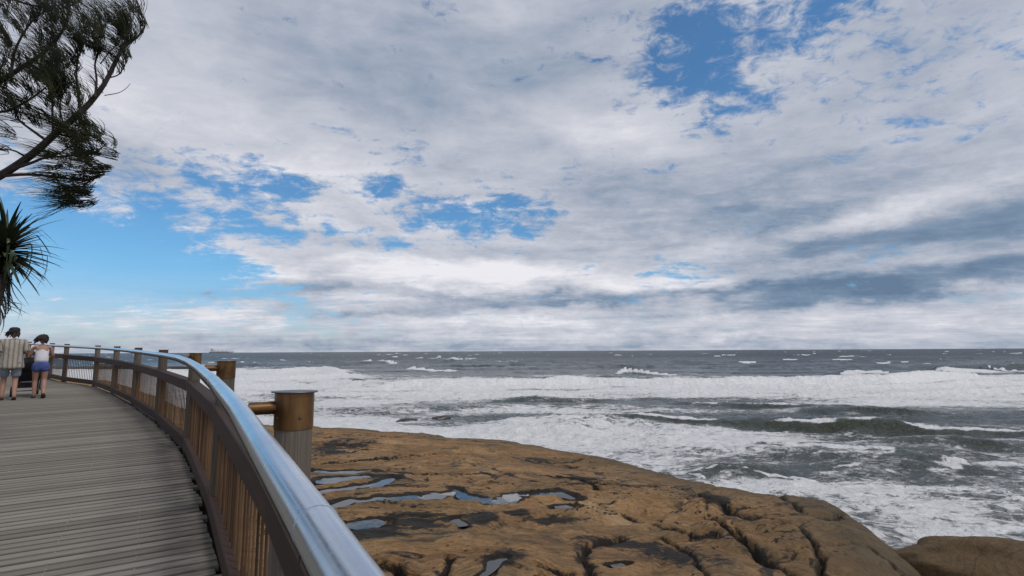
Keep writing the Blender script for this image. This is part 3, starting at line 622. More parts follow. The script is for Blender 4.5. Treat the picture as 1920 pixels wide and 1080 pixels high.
# ------------------------------------------------------------------ boardwalk deck
deck = MB()
for off in (.35, 1.75, 3.2):
    for s_ in np.arange(.2, ARC[-1]-.9, .9):
        p, t, n = path(s_); p2, t2, n2_ = path(s_+.9)
        a = Vector((*(p[:2]+n*off), p[2]-CAPH-.14)); e = Vector((*(p2[:2]+n2_*off), p2[2]-CAPH-.14))
        dv = e-a; M = Matrix.Translation((a+e)/2) @ dv.to_track_quat('X', 'Z').to_matrix().to_4x4()
        deck.box((0, 0, 0), (dv.length, .08, .18), M)
board = deck.build('boardwalk', m_dark); tag(board, 'curving boardwalk of weathered grey timber planks above the rocks', None, None, 'structure')
PW = .122; s_ = POST_S[1]-.8; SCREW = MB(); scn = 0
while s_ < ARC[-1]-.3:
    p, t, n = path(s_); gp_ = random.uniform(.0065, .010); pa, _, na = path(s_-PW/2+gp_); pb, _, nb = path(s_+PW/2-gp_)
    z = p[2]-CAPH; i0, i1 = .095+random.uniform(-.015, .03), DW+random.uniform(-.03, .03)
    quad = [pa[:2]+na*i0, pb[:2]+nb*i0, pb[:2]+nb*i1, pa[:2]+na*i1]
    cen = p[:2]+n*(DW/2); ax = np.array([n[0], n[1]]); ay = np.array([t[0], t[1]])
    loc = [(float((q-cen).dot(ax)), float((q-cen).dot(-ay))) for q in quad]
    cx = sum(a for a, _ in loc)/4; cy = sum(e for _, e in loc)/4; ch = .005
    jz = random.uniform(-.0022, .0022)
    top = [(a-math.copysign(ch, a-cx), e-math.copysign(ch, e-cy), 0) for a, e in loc]; mid = [(a, e, -.005) for a, e in loc]; bot = [(a, e, -.035) for a, e in loc]
    f = [(0, 1, 2, 3)] + [(i, 4+i, 4+(i+1) % 4, (i+1) % 4) for i in range(4)] + [(4+i, 8+i, 8+(i+1) % 4, 4+(i+1) % 4) for i in range(4)] + [(11, 10, 9, 8)]
    pa_z, pb_z = pa[2]-CAPH, pb[2]-CAPH
    rotz = math.atan2(ax[1], ax[0])
    o = mobj('plank', top+mid+bot, f, m_plank, board, False, (cen[0], cen[1], z+jz), (random.uniform(-.006, .006), 0, rotz))
    # faces wound for local frame (x along plank, y = -tangent)
    if 1.0 < s_ < 14:
        for off in (.55, 1.02, 1.75, 2.45, 3.2):
            for dt in (-.035, .035):
                if random.random() < .35: continue
                q = p[:2]+n*(off+random.uniform(-.008, .008))+t*(dt+random.uniform(-.006, .006))
                SCREW.lathe([(.0062, 0), (.0062, .0028), (.004, .0038)], 6, (q[0], q[1], z+jz+.0005)); scn += 1
    s_ += PW
so = SCREW.build('screw_heads', m_screw, board); so['kind'] = 'stuff'

# ------------------------------------------------------------------ railing
rail = empty('railing', (POST[2][0], POST[2][1], POST[2][2]-CAPH))
tag(rail, 'curving boardwalk railing with steel handrail, timber slats and bronze-capped round posts', 'railing')
def rel(p): return np.array(p)-np.array(rail.location)
HO, HZ = .203, -.060            # handrail offset towards the deck, below cap top
hp = []
ss_nodes = []
for i in range(len(POST)):
    ss_nodes.append(POST_S[i])
    if i < len(POST)-1: ss_nodes.append((POST_S[i]+POST_S[i+1])/2)
for s_ in ss_nodes:
    p, t, n = path(s_); hp.append(np.array([*(p[:2]+n*HO), p[2]+HZ]))
# each handrail length is a straight tube, welded at a slight bend
pts = []; 
for i, p in enumerate(hp):
    if 0 < i < len(hp)-1:
        a = hp[i-1]-p; e = hp[i+1]-p; a = a/np.linalg.norm(a); e = e/np.linalg.norm(e); pts += [p+a*.035, p+e*.035]
    else: pts.append(p)
MB().tube([rel(p) for p in pts], .034, 32).build('handrail', m_steel, rail, True)
for i, p in enumerate(hp[1:-1], 1):
    d_ = hp[i+1]-hp[i-1]; d_ = d_/np.linalg.norm(d_)
    if i % 2: MB().tube([rel(p-d_*.004), rel(p+d_*.004)], .0349, 32).build('weld_seam', m_steel, rail, True)
for i in range(len(hp)-1):
    a, e = hp[i]-[0, 0, .041], hp[i+1]-[0, 0, .041]; dv = Vector(e-a)
    MB().box((0, 0, 0), (dv.length-.01, .044, .010)).build('support_bar', m_bar, rail, False, rel((a+e)/2), dv.to_track_quat('X', 'Z').to_euler())
lidm = MB().lathe([(.04, -.003), (.088, -.003), (.0892, -.001), (.088, .0022), (.05, .0035)], 40); colm = MB().lathe([(.071, -.145), (.0745, -.145), (.075, -.135), (.075, -.005), (.072, -.003)], 40)
pilem = MB().lathe([(.078, -.17), (.0815, -.163), (.082, -.6), (.084, -1.6), (.086, -3.4)][::-1], 32)
lid0 = col0 = pil0 = None
for i, c_ in enumerate(POST):
    s_ = POST_S[i]; p, t, n = path(s_)
    pr = [(.076, -(c_[2]-1.0)), (.074, -1.6), (.072, -.6), (.0715, -.143), (.068, -.13)]
    post = MB().lathe(pr, 32).build('post', m_pile, rail, True, rel(c_), (0, 0, random.uniform(0, 6)))
    rz_ = random.uniform(0, 6)
    cl = colm.build('collar', m_bronze, post, True) if col0 is None else oobj('collar', col0, None, post); col0 = cl.data
    ld = lidm.build('lid', m_lid, post, True) if lid0 is None else oobj('lid', lid0, None, post); lid0 = ld.data
    ld.rotation_euler = (.018, random.uniform(-.02, .02), 0)
    inv = Matrix.Rotation(-post.rotation_euler[2], 3, 'Z')
    dl = inv @ Vector((n[0], n[1], 0))
    MB().tube([dl*.068+Vector((0, 0, HZ)), dl*(HO-.036)+Vector((0, 0, HZ))], [.025, .025], 20).build('arm', m_bronze, post, True)
    for aa in (R(-62), R(8), R(150)):
        dv = inv @ Vector((-t[0]*math.cos(aa)-n[0]*math.sin(aa)*1, -t[1]*math.cos(aa)-n[1]*math.sin(aa), 0))
        MB().tube([dv*.073+Vector((0, 0, -.10)), dv*.0785+Vector((0, 0, -.10)), dv*.0805+Vector((0, 0, -.10))], [.006, .006, .004], 10).build('bolt', m_bolt, post, True)
def beam(name, i, off, w, z0, z1, gap=.004, mat=m_rail, ext=0.0):
    (pa, ta, na), (pb, tb, nb) = path(POST_S[i]), path(POST_S[i+1])
    a = np.array([*(pa[:2]+na*off), pa[2]-CAPH+(z0+z1)/2]); e = np.array([*(pb[:2]+nb*off), pb[2]-CAPH+(z0+z1)/2])
    dv = Vector(e-a); L = dv.length-gap; h = z1-z0; c_ = .006
    prof = [(-w/2+c_, -h/2), (w/2-c_, -h/2), (w/2, -h/2+c_), (w/2, h/2-c_), (w/2-c_, h/2), (-w/2+c_, h/2), (-w/2, h/2-c_), (-w/2, -h/2+c_)]
    V = [(sx*L/2, y_, z_) for sx in (-1, 1) for y_, z_ in prof]
    f = [(j, (j+1) % 8, 8+(j+1) % 8, 8+j) for j in range(8)] + [tuple(range(8))[::-1], tuple(range(8, 16))]
    return mobj(name, V, f, mat, rail, False, rel((a+e)/2), dv.to_track_quat('X', 'Z').to_euler())
BO = .025
slat = bpy.data.meshes.new('baluster'); 
_v = [(.0075*math.cos(k_*math.pi/3), .0075*math.sin(k_*math.pi/3), z_) for z_ in (0, 1) for k_ in range(6)]
slat.from_pydata(_v, [], [(k_, (k_+1) % 6, 6+(k_+1) % 6, 6+k_) for k_ in range(6)]); slat.materials.append(m_slat)
nb_ = 0
for i in range(len(POST)-1):
    beam('mid_rail', i, BO, .13, .775, .915); beam('bottom_rail', i, BO+.01, .09, .035, .165); beam('edge_beam', i, .02, .06, -.30, -.03, mat=m_dark)
    (pa, ta, na), (pb, tb, nb) = path(POST_S[i]), path(POST_S[i+1])
    a = np.array([*(pa[:2]+na*BO), pa[2]-CAPH]); e = np.array([*(pb[:2]+nb*BO), pb[2]-CAPH]); L = np.linalg.norm(e-a); k = int((L-.2)/.125)
    if i == 0 or i >= 11: continue
    rzz = math.atan2(e[1]-a[1], e[0]-a[0])
    for j in range(k+1):
        q = a+(e-a)*((.1+j*(L-.2)/k)/L)
        o = oobj('baluster', slat, None, rail, False, rel(q+np.array([0, 0, .155])), (0, 0, rzz)); o.scale = (1, 1, .63); nb_ += 1
print('balusters', nb_, 'posts', len(POST))

# ------------------------------------------------------------------ rocks in the surf, loose boulder
m_wetrock = plain('wet_rock', (.035, .03, .024), .35, 0, .5, 3, .7)
def boulder(name, c, sz, mat, label, cat, group=None, seed=0, rot=0.0, sub=4, rough=.35):
    bm = bmesh.new(); bmesh.ops.create_icosphere(bm, subdivisions=sub, radius=1.0)
    pc_ = np.array([v.co[:] for v in bm.verts])
    nn_ = 1+rough*1.6*fbm(pc_[:, 0]*1.1+seed*3.1+pc_[:, 2], pc_[:, 1]*1.1+pc_[:, 2]*.7+seed, 4, .5, seed)+rough*.3*fbm(pc_[:, 0]*3+pc_[:, 2]*2, pc_[:, 1]*3-pc_[:, 2]*2+seed, 3, .5, seed+5)
    for v, k_ in zip(bm.verts, nn_): v.co = v.co*float(k_)
    me = bpy.data.meshes.new(name); bm.to_mesh(me); bm.free()
    for v in me.vertices: v.co = (v.co.x*sz[0], v.co.y*sz[1], v.co.z*sz[2])
    return tag(oobj(name, me, mat, None, True, c, (0, 0, rot)), label, cat, group)
bc = at_z(1800, 1052, .75)
me_b = boulder('boulder', (bc[0]+.45, bc[1]-.25, .40), (1.75, .85, .85), m_rock, 'long rounded brown boulder at the lower right corner, apart from the shelf', 'boulder', None, 3, R(-38), 5, .28)
_at = me_b.data.attributes.new('wet', 'FLOAT', 'POINT'); _at.data.foreach_set('value', [.55]*len(me_b.data.vertices))
for px, py, w, lab, sd_ in [(672, 713, 1.5, 'small dark rock breaking the white foam straight above the rock shelf', 1), (330, 691, 9.0, 'low dark reef rock seen through the railing between two posts', 2), (150, 692, 16.0, 'long dark reef at the far left, seen through the distant railing', 3),
                       (825, 781, .8, 'flat dark rock awash close to the shelf, right one of two', 4), (765, 785, .9, 'flat dark rock awash close to the shelf, left one of two', 5), (660, 702, 1.6, 'tiny dark rock at the end of the left breaker', 6)]:
    q = at_z(px, py, .15); boulder('surf_rock', (q[0], q[1], -.05), (w, w*.45 if w < 5 else 2.2, .42 if w < 5 and py < 760 else (.22 if w < 5 else 1.0)), m_wetrock, lab, 'rock', 'dark rocks in the surf', sd_, .1*sd_, 3, .45)

# ------------------------------------------------------------------ ship on the horizon
m_ship = plain('ship_paint_hazed', (.6, .6, .6), .6); m_hull = plain('ship_hull', (.42, .42, .42), .6); m_shipd = plain('ship_dark', (.16, .17, .19), .6)  # distance haze is put into these colours: ship tones made paler
q = at_y(415, 663, 3300.0); ship = empty('cargo_ship', (q[0], q[1], 0), R(4))
tag(ship, 'tiny pale cargo ship on the horizon above the bronze-capped posts', 'ship')
V = []; Fc = []; secs = [(-70, 8, 9), (-62, 11, 8.6), (0, 12, 8.2), (45, 11, 8.4), (62, 6, 10), (72, .4, 11.5)]
for x_, w_, h0 in secs: V += [(x_, -w_*.75, -2), (x_, w_*.75, -2), (x_, w_, h0), (x_, -w_, h0)]
for i in range(len(secs)-1):
    for j in range(4): Fc.append((i*4+j, i*4+(j+1) % 4, i*4+4+(j+1) % 4, i*4+4+j))
Fc += [(3, 2, 1, 0), tuple(len(V)-4+k for k in range(4))]
mobj('hull', V, Fc, m_hull, ship)
MB().box((-52, 0, 15), (18, 18, 14)).box((-52, 0, 23), (12, 20, 3)).build('superstructure', m_ship, ship)
MB().lathe([(3, 22), (2.6, 29)], 12, (-60, 0, 0)).build('funnel', m_shipd, ship)
for x_ in (-30, -8, 14, 36):
    MB().box((x_, 0, 11.5), (17, 18, 5.5)).build('cargo_hatch', m_ship, ship)
for x_ in (-19, 3, 25): 
    MB().box((x_, 0, 15), (2, 2.4, 14)).tube([(x_, 0, 21), (x_+11, 0, 18)], .8, 6).build('deck_crane', m_ship, ship)
MB().tube([(58, 0, 10), (58, 0, 22)], .6, 6).build('mast', m_ship, ship)

# ------------------------------------------------------------------ casuarina (she-oak) bent by the sea wind
m_bark = plain('dark_bark', (.035, .028, .022), .9, 0, .4, 10, .5); m_need, nt, b = material('casuarina_needles')
r_ = noise(nt, tex(nt), 2.5, 4, .6); setin(nt, b.inputs['Base Color'], ramp(nt, r_, [(.3, (.012, .015, .008)), (.55, (.028, .032, .013)), (.8, (.075, .07, .026))])); b.inputs['Roughness'].default_value = .7; b.inputs['Specular IOR Level'].default_value = .2
TD = 7.0
def tp(px, py, dep=0.0): return at_y(px, py, TD+dep)
tb = np.array([-9.3, 6.6]); tz = deck_z(*tb)-.25
tree = empty('casuarina_tree', (tb[0], tb[1], tz)); tag(tree, 'windswept dark needle-leaved tree leaning in from the upper left', 'tree')
trel = lambda p: np.array(p)-np.array([tb[0], tb[1], tz])
fork = tp(-150, 410, .1)
MB().tube([trel(q) for q in [(tb[0], tb[1], tz-.2), (tb[0]-.05, tb[1], tz+.8), (tb[0]+.25, tb[1], tz+1.9), fork, tp(-190, 220, .3), tp(-180, 40, .5), tp(-150, -140, .6), tp(-110, -300, .6)]], [.26, .21, .19, .16, .13, .10, .07, .03], 12).build('trunk', m_bark, tree, True)
BR = [([(-150, 410), (-70, 362), (0, 330), (60, 290), (105, 250), (150, 212), (178, 182), (200, 150), (222, 105), (238, 83), (256, 71), (268, 57), (272, 45)], .062, .006, 0.1),
      ([(178, 182), (181, 150), (178, 120), (185, 95), (188, 76), (196, 60)], .016, .005, .15), ([(150, 212), (146, 172), (143, 125), (150, 100), (158, 82)], .018, .005, -.2), ([(0, 330), (50, 327), (100, 331), (150, 338), (180, 334), (198, 322)], .024, .005, .3),
      ([(22, 318), (60, 305), (85, 296), (130, 292), (175, 285), (200, 270)], .022, .005, -.15), ([(196, 179), (222, 174), (236, 166), (245, 156)], .006, .0025, 0), ([(204, 146), (222, 140), (233, 124), (240, 104)], .010, .004, .2),
      ([(45, 292), (20, 281), (-30, 282)], .014, .005, -.3), ([(85, 262), (60, 244), (35, 224), (28, 200), (22, 180)], .020, .006, .3), ([(-185, 260), (-60, 190), (20, 140), (80, 100), (115, 62), (130, 20)], .05, .008, .35), ([(100, 255), (98, 210), (100, 165), (107, 130), (104, 100)], .016, .005, .2),
      ([(-60, 190), (0, 210), (50, 190), (90, 160), (105, 140)], .022, .005, .5), ([(-180, 60), (-80, 20), (0, -10), (80, -40), (150, -60)], .05, .01, .5), ([(20, 140), (30, 90), (60, 40), (100, 10)], .02, .006, .2), ([(130, 336), (150, 355), (165, 362), (174, 350)], .010, .004, .1), ([(100, 333), (120, 350), (140, 372), (152, 378)], .009, .004, .35),
      ([(188, 120), (205, 98), (222, 80), (232, 62), (236, 45)], .008, .003, -.1), ([(150, 212), (165, 225), (168, 245), (160, 262)], .010, .004, .1), ([(60, 290), (100, 292), (140, 270), (175, 258), (196, 252)], .013, .004, .2), ([(-100, 330), (-60, 240), (-20, 170), (10, 110)], .03, .008, -.2), ([(120, 236), (112, 200), (122, 170), (140, 150)], .012, .004, -.2), ([(0, -10), (60, 10), (120, 15), (150, 0)], .018, .005, .3)]
tips = []
for pts_, r0, r1, dep in BR:
    w_ = [tp(a, e, dep*(i/max(1, len(pts_)-1))) for i, (a, e) in enumerate(pts_)]
    cs = catmull(np.array(w_), 4); rr = np.linspace(r0, r1, len(cs))
    MB().tube([trel(q) for q in cs], list(rr), 7).build('branch', m_bark, tree, True)
    tips.append(cs)
ND = []      # needles: start, direction, bend, length, radius
def tuft(p, up, L, n):
    d0 = np.array([rng.normal(-.15, .25) - max(0, .7-up)*.9, rng.normal(-.1, .3), up+rng.normal(0, .18)]); d0 /= np.linalg.norm(d0)
    bend = np.array([-1.9+rng.normal(0, .3), rng.normal(-.2, .3), rng.normal(-.05, .25)])
    m = np.empty((n, 11)); m[:, :3] = np.array(p)+rng.normal(0, .020, (n, 3)); m[:, 3:6] = d0+rng.normal(0, .17, (n, 3)); m[:, 6:9] = bend+rng.normal(0, .25, (n, 3)); m[:, 9] = L*rng.uniform(.6, 1.2, n); m[:, 10] = rng.uniform(.003, .005, n)
    ND.append(m)
def upness(px, py):
    return np.interp(py, [0, 120, 230, 320, 380], [1.6, 1.0, .5, .2, -.05])
# along the outer halves of the branches
for (pts_, r0, r1, dep), cs in zip(BR, tips):
    if r0 < .007: continue
    n_ = max(5, int(len(cs)*.75))
    for k in range(n_):
        q = cs[int(len(cs)*(.45+.55*k/n_))]; px, py = proj(*q)
        if rng.random() < .2 or (px > 145 and 118 < py < 235 and rng.random() < .75): continue
        tuft(q, upness(px, py), rng.uniform(.35, .62), int(rng.integers(10, 16)))
# dense masses (pixel ellipses: centre, half size, count)
for cx, cy, sx, sy, cnt in [(20, 40, 80, 70, 170), (60, 115, 60, 40, 90), (-10, 190, 60, 30, 40), (90, 190, 55, 45, 100), (25, 235, 40, 18, 22), (115, 215, 40, 25, 50), (130, 30, 50, 40, 60), (215, 45, 45, 28, 52), (170, 65, 35, 25, 34), (238, 20, 22, 15, 16), (150, 80, 20, 20, 14), (225, 95, 12, 12, 7), (170, 278, 38, 26, 62), (120, 290, 35, 18, 30), (135, 362, 34, 12, 36), (190, 305, 14, 12, 16), (90, 320, 25, 8, 10), (-60, 100, 80, 120, 120), (-50, -60, 120, 60, 110), (110, -40, 80, 40, 60), (60, 160, 60, 20, 40), (150, 240, 25, 18, 24)]:
    for _ in range(int(cnt*.19)):
        while True:
            a, e = rng.uniform(-1, 1, 2)
            if a*a+e*e < 1: break
        px, py = cx+18+a*sx, cy+12+e*sy; q = tp(px, py, rng.normal(.1, .35)); tuft(q, upness(px, py), rng.uniform(.34, .62), int(rng.integers(13, 21)))
ND = np.vstack(ND); nn_ = len(ND); p_ = ND[:, :3]-np.array([tb[0], tb[1], tz]); d_ = ND[:, 3:6]; ring = []
for i in range(5):
    d_ = d_/np.linalg.norm(d_, axis=1)[:, None]; a_ = np.cross(d_, [.3, 1, .2]); a_ /= np.linalg.norm(a_, axis=1)[:, None]; e_ = np.cross(d_, a_)
    rr = (ND[:, 10]*(1-.8*(i/4)**2))[:, None]
    ring.append(np.stack([p_+(a_*math.cos(w_)+e_*math.sin(w_))*rr for w_ in (0, 2.094, 4.189)], 1))
    p_ = p_+d_*(ND[:, 9:10]/4); d_ = d_+ND[:, 6:9]/4
co = np.stack(ring, 1).reshape(-1, 3)
q0 = np.array([(i*3+j, i*3+(j+1) % 3, i*3+3+(j+1) % 3, i*3+3+j) for i in range(4) for j in range(3)])
fc = (q0[None]+15*np.arange(nn_)[:, None, None]).reshape(-1, 4)
me = bpy.data.meshes.new('crown'); me.vertices.add(len(co)); me.vertices.foreach_set('co', co.astype(np.float32).reshape(-1))
me.loops.add(fc.size); me.loops.foreach_set('vertex_index', fc.reshape(-1).astype(np.int32)); me.polygons.add(len(fc)); me.polygons.foreach_set('loop_start', np.arange(0, fc.size, 4, dtype=np.int32)); me.update(calc_edges=True)
crown = oobj('crown', me, m_need, tree, True); crown['kind'] = 'stuff'
print('needles', nn_)

# ------------------------------------------------------------------ pandanus
m_leaf, nt, b = material('pandanus_leaf'); r_ = orand(nt); n = noise(nt, mapping(nt, tex(nt), (3, 30, 30)), 1.0, 4, .6)
setin(nt, b.inputs['Base Color'], ramp(nt, r_*.6+n*.4, [(.15, (.010, .015, .007)), (.5, (.020, .032, .012)), (.85, (.055, .075, .025))])); b.inputs['Roughness'].default_value = .45
m_dead = plain('dead_leaf', (.05, .04, .03), .9, 0, .4, 6)
PD = 10.5; pc = at_y(8, 468, PD); pb = np.array([pc[0]-2.3, pc[1]-.2]); pz = deck_z(*pb)-.25
pan = empty('pandanus_tree', (pb[0], pb[1], pz)); tag(pan, 'spiky-leaved pandanus at the left edge above the man', 'tree')
prel = lambda p: np.array(p)-np.array([pb[0], pb[1], pz])
h2 = at_y(-150, 330, PD+.4)
MB().tube([prel(q) for q in [(pb[0], pb[1], pz-.2), (pb[0]+.2, pb[1], pz+1.0), (pb[0]+.7, pb[1], pz+1.8), pc-[.9, 0, .35], pc]], [.17, .14, .13, .11, .09], 10).build('trunk', m_bark, pan, True)
MB().tube([prel(q) for q in [(pb[0]+.7, pb[1], pz+1.8), (pb[0]+.6, pb[1]+.2, pz+2.6), h2]], [.12, .10, .08], 10).build('branch', m_bark, pan, True)
for k in range(7):
    w_ = k*.9; MB().tube([prel((pb[0]+.12, pb[1], pz+.9)), prel((pb[0]+.1+.3*math.cos(w_), pb[1]+.3*math.sin(w_), pz+.4)), prel((pb[0]+.1+.55*math.cos(w_), pb[1]+.55*math.sin(w_), pz-.2))], [.03, .028, .026], 7).build('prop_root', m_bark, pan, True)
dr = [pc+[-.3, 0, -.1], pc+[.02, -.02, -.35], pc+[.10, -.03, -.75], pc+[.02, -.03, -1.15]]
MB().tube([prel(q) for q in dr], [.05, .04, .03, .02], 8).build('branch', m_bark, pan, True)
def leafmesh(L, w, curl, kink=None):
    V = []; Fc = []; p = np.array([0., 0, 0]); a = 0.0; n = 8
    for i in range(n+1):
        t = i/n; ww = w*(1-t**1.6)*(.75+.6*min(1, t*5)-.35) + .003
        up = np.array([-math.sin(a), 0, math.cos(a)])
        for s_ in (-1, 0, 1): V.append(tuple(p+np.array([0, s_*ww, 0])+up*(abs(s_)*ww*.55)))
        a -= curl/n
        if kink and abs(t-kink[0]) < .5/n+1e-6: a -= kink[1]
        p = p+np.array([math.cos(a), 0, math.sin(a)])*L/n
    for i in range(n):
        for j in range(2): k = i*3+j; Fc.append((k, k+1, k+4, k+3))
    me = bpy.data.meshes.new('leaf'); me.from_pydata(V, [], Fc); me.polygons.foreach_set('use_smooth', [True]*len(Fc)); return me
LM = [leafmesh(1.05, .030, .3), leafmesh(1.2, .028, .55), leafmesh(.95, .030, .15), leafmesh(1.1, .028, .3, (.6, 1.5)), leafmesh(1.0, .027, .4, (.5, 1.9))]
for m_ in LM: m_.materials.append(m_leaf)
DM = [leafmesh(.95, .030, 1.0), leafmesh(.95, .028, .4, (.55, 1.3)), leafmesh(.85, .030, .3)]
for m_ in DM: m_.materials.append(m_dead)
for hc, cnt, sc in ((pc, 190, .92), (h2, 60, .95)):
    for k in range(cnt):
        az_ = k*2.39996+rng.normal(0, .1); el_ = R(85)-R(120)*(k/cnt)**.9
        me = LM[int(rng.choice([0, 0, 0, 1, 1, 2, 2, 3, 4]))]
        o = oobj('leaf', me, None, pan, False, prel(hc+np.array([0, 0, .06-.22*k/cnt])))
        dv = Vector((math.cos(az_)*math.cos(el_)-.12, math.sin(az_)*math.cos(el_), math.sin(el_)))
        o.rotation_euler = dv.to_track_quat('X', 'Z').to_euler(); s_ = sc*rng.uniform(.75, 1.12); o.scale = (s_, s_*1.7, s_*1.2)
    for k in range(34 if hc is pc else 12):
        az_ = rng.uniform(0, 6.28); el_ = R(rng.uniform(-88, -35))
        o = oobj('dead_leaf', DM[k % 3], None, pan, False, prel(hc+np.array([rng.uniform(-.2, .15), rng.uniform(-.15, .15), -.2-rng.uniform(0, .6)])))
        o.rotation_euler = Vector((math.cos(az_)*math.cos(el_), math.sin(az_)*math.cos(el_), math.sin(el_))).to_track_quat('X', 'Z').to_euler(); s_ = rng.uniform(.7, 1.05); o.scale = (s_, s_, s_)

for k in range(22):
    t_k = rng.uniform(.3, 1.0); q = dr[1]*(1-t_k)+dr[3]*t_k if t_k > .6 else dr[0]*(1-t_k)+dr[2]*t_k
    az_ = rng.uniform(-1.4, 1.6); el_ = R(rng.uniform(-70, 10)); o = oobj('dead_leaf', DM[1 + k % 2] if k % 3 else DM[0], None, pan, False, prel(q))
    o.rotation_euler = Vector((math.cos(az_)*math.cos(el_), math.sin(az_)*math.cos(el_), math.sin(el_))).to_track_quat('X', 'Z').to_euler(); s_ = rng.uniform(.4, .75); o.scale = (s_, s_*1.3, s_)

# ------------------------------------------------------------------ people and pram
m_skin = plain('skin', (.36, .20, .14), .6, 0, .12, 6); m_hairm = plain('dark_hair', (.022, .014, .012), .7, 0, .4, 40); m_cap = plain('dark_hat', (.02, .016, .018), .8, 0, .3, 20)
m_denim_l = plain('pale_denim', (.20, .235, .29), .85, 0, .25, 14); m_denim_b = plain('blue_denim', (.055, .09, .26), .85, 0, .25, 14); m_white = plain('white_cotton', (.62, .60, .66), .8, 0, .12, 10); m_sole = plain('dark_shoe', (.03, .02, .018), .7)
m_eye = plain('eye', (.03, .03, .03), .2)
m_shirt, nt, b = material('striped_shirt'); o = tex(nt); x, y, z = sep(nt, o)
sx_ = (x*72.0 + (noise(nt, o, 6, 3, .5)-.5)*1.4).f('SINE'); c = mixc(nt, sx_.ss(-.2, .5), (.38, .335, .28), (.19, .17, .15)); c = mixc(nt, (x*216.0).f('SINE').ss(.5, .9)*.5, c, (.5, .46, .4))
setin(nt, b.inputs['Base Color'], c); b.inputs['Roughness'].default_value = .85; bump(nt, b, noise(nt, o, 14, 4, .6), .5, .03)
def skin_mesh(name, verts, edges, radii, root=0, sub=2):
    me = bpy.data.meshes.new(name); me.from_pydata(verts, edges, []); o = bpy.data.objects.new(name, me); COL.objects.link(o)
    md = o.modifiers.new('s', 'SKIN'); md.use_smooth_shade = True
    for i, r in enumerate(radii): 
        rr = r if hasattr(r, '__len__') else (r, r); me.skin_vertices[0].data[i].radius = rr; me.skin_vertices[0].data[i].use_root = (i == root)
    sb = o.modifiers.new('u', 'SUBSURF'); sb.levels = sub; sb.render_levels = sub
    dg = bpy.context.evaluated_depsgraph_get(); m2 = bpy.data.meshes.new_from_object(o.evaluated_get(dg)); m2.name = name
    bpy.data.objects.remove(o); bpy.data.meshes.remove(me)
    return m2
def chain(lst):
    """lst: list of chains of (x,y,z,r); equal points are shared"""
    vs = []; rs_ = []; es = []; key = {}
    for ch in lst:
        pv = None
        for x_, y_, z_, r in ch:
            k = (round(x_, 3), round(y_, 3), round(z_, 3))
            if k not in key: key[k] = len(vs); vs.append((x_, y_, z_)); rs_.append(r)
            if pv is not None and pv != key[k]: es.append((pv, key[k]))
            pv = key[k]
    return vs, es, rs_
def joinmesh(name, meshes):
    bm = bmesh.new()
    for m in meshes: bm.from_mesh(m)
    me = bpy.data.meshes.new(name); bm.to_mesh(me); bm.free(); me.polygons.foreach_set('use_smooth', [True]*len(me.polygons)); return me
def hand(wrist, dirv, side, curl):
    """palm and five fingers from the wrist; dirv = pointing direction, side = thumb side"""
    w = Vector(wrist); d_ = Vector(dirv).normalized(); sd_ = Vector(side).normalized(); dn = d_.cross(sd_).normalized()
    ms = []; pal = w+d_*.075
    v, e, r = chain([[(*w, .022), (*(w+d_*.045), (.036, .016)), (*pal, (.038, .014))]]); ms.append(skin_mesh('palm', v, e, r, 0, 2))
    for k, (o_, L) in enumerate([(-.028, .058), (-.010, .072), (.009, .078), (.027, .070)]):
        b0 = pal+sd_*o_-d_*.012; c1 = (d_+dn*curl*.5).normalized(); c2 = (d_+dn*curl*1.8).normalized(); c3 = (d_*.2+dn*curl*2.2).normalized() if curl else d_
        p1 = b0+c1*L*.45; p2 = p1+c2*L*.33; p3 = p2+c3*L*.25
        v, e, r = chain([[(*b0, .0095), (*p1, .009), (*p2, .0085), (*p3, .0075)]]); ms.append(skin_mesh('finger', v, e, r, 0, 1))
    t0 = w+d_*.030+sd_*.028; t1 = t0+(d_*.5+sd_*.8+dn*.2).normalized()*.035; t2 = t1+(d_*.9+sd_*.2+dn*curl).normalized()*.03
    v, e, r = chain([[(*t0, .012), (*t1, .010), (*t2, .0085)]]); ms.append(skin_mesh('thumb', v, e, r, 0, 1))
    return ms
def lowhead(base, yaw=0.0, nod=0.0):
    """neck top to crown with nose, ears and jaw"""
    bx, by, bz = base; f = Vector((math.sin(yaw), math.cos(yaw), -nod)); s_ = Vector((math.cos(yaw), -math.sin(yaw), 0))
    P0 = Vector(base); up = Vector((0, 0, 1))
    A = P0+up*.06+f*.015; B = P0+up*.125+f*.008; Ct = P0+up*.19-f*.002; D_ = P0+up*.235-f*.004
    ch = [[(*P0, .052), (*A, (.066, .076)), (*B, (.076, .092)), (*Ct, (.072, .086)), (*D_, .035)], [(*A, (.066, .076)), (*(P0+up*.03+f*.072), .03)]]
    v, e, r = chain(ch); m = skin_mesh('head', v, e, r, 1, 2)
    nose, e2, r2 = chain([[(*(B+f*.083+up*.008), .008), (*(B+f*.108-up*.022), .013)]]); mn = skin_mesh('nose', nose, e2, r2, 0, 1)
    ears = []
    for q in (-1, 1):
        v, e, r = chain([[(*(B+s_*q*.078+up*.015), (.010, .020)), (*(B+s_*q*.084-up*.028), (.008, .012))]]); ears.append(skin_mesh('ear', v, e, r, 0, 1))
    lips, e3, r3 = chain([[(*(A+f*.088+s_*-.02+up*.0), .007), (*(A+f*.094), .0085), (*(A+f*.088+s_*.02), .007)]]); ml = skin_mesh('lips', lips, e3, r3, 1, 1)
    eyes = [B+f*.082+s_*q*.031+up*.012 for q in (-1, 1)]
    return [m, mn, ml, *ears], eyes, (P0, A, B, Ct, D_, f, s_)
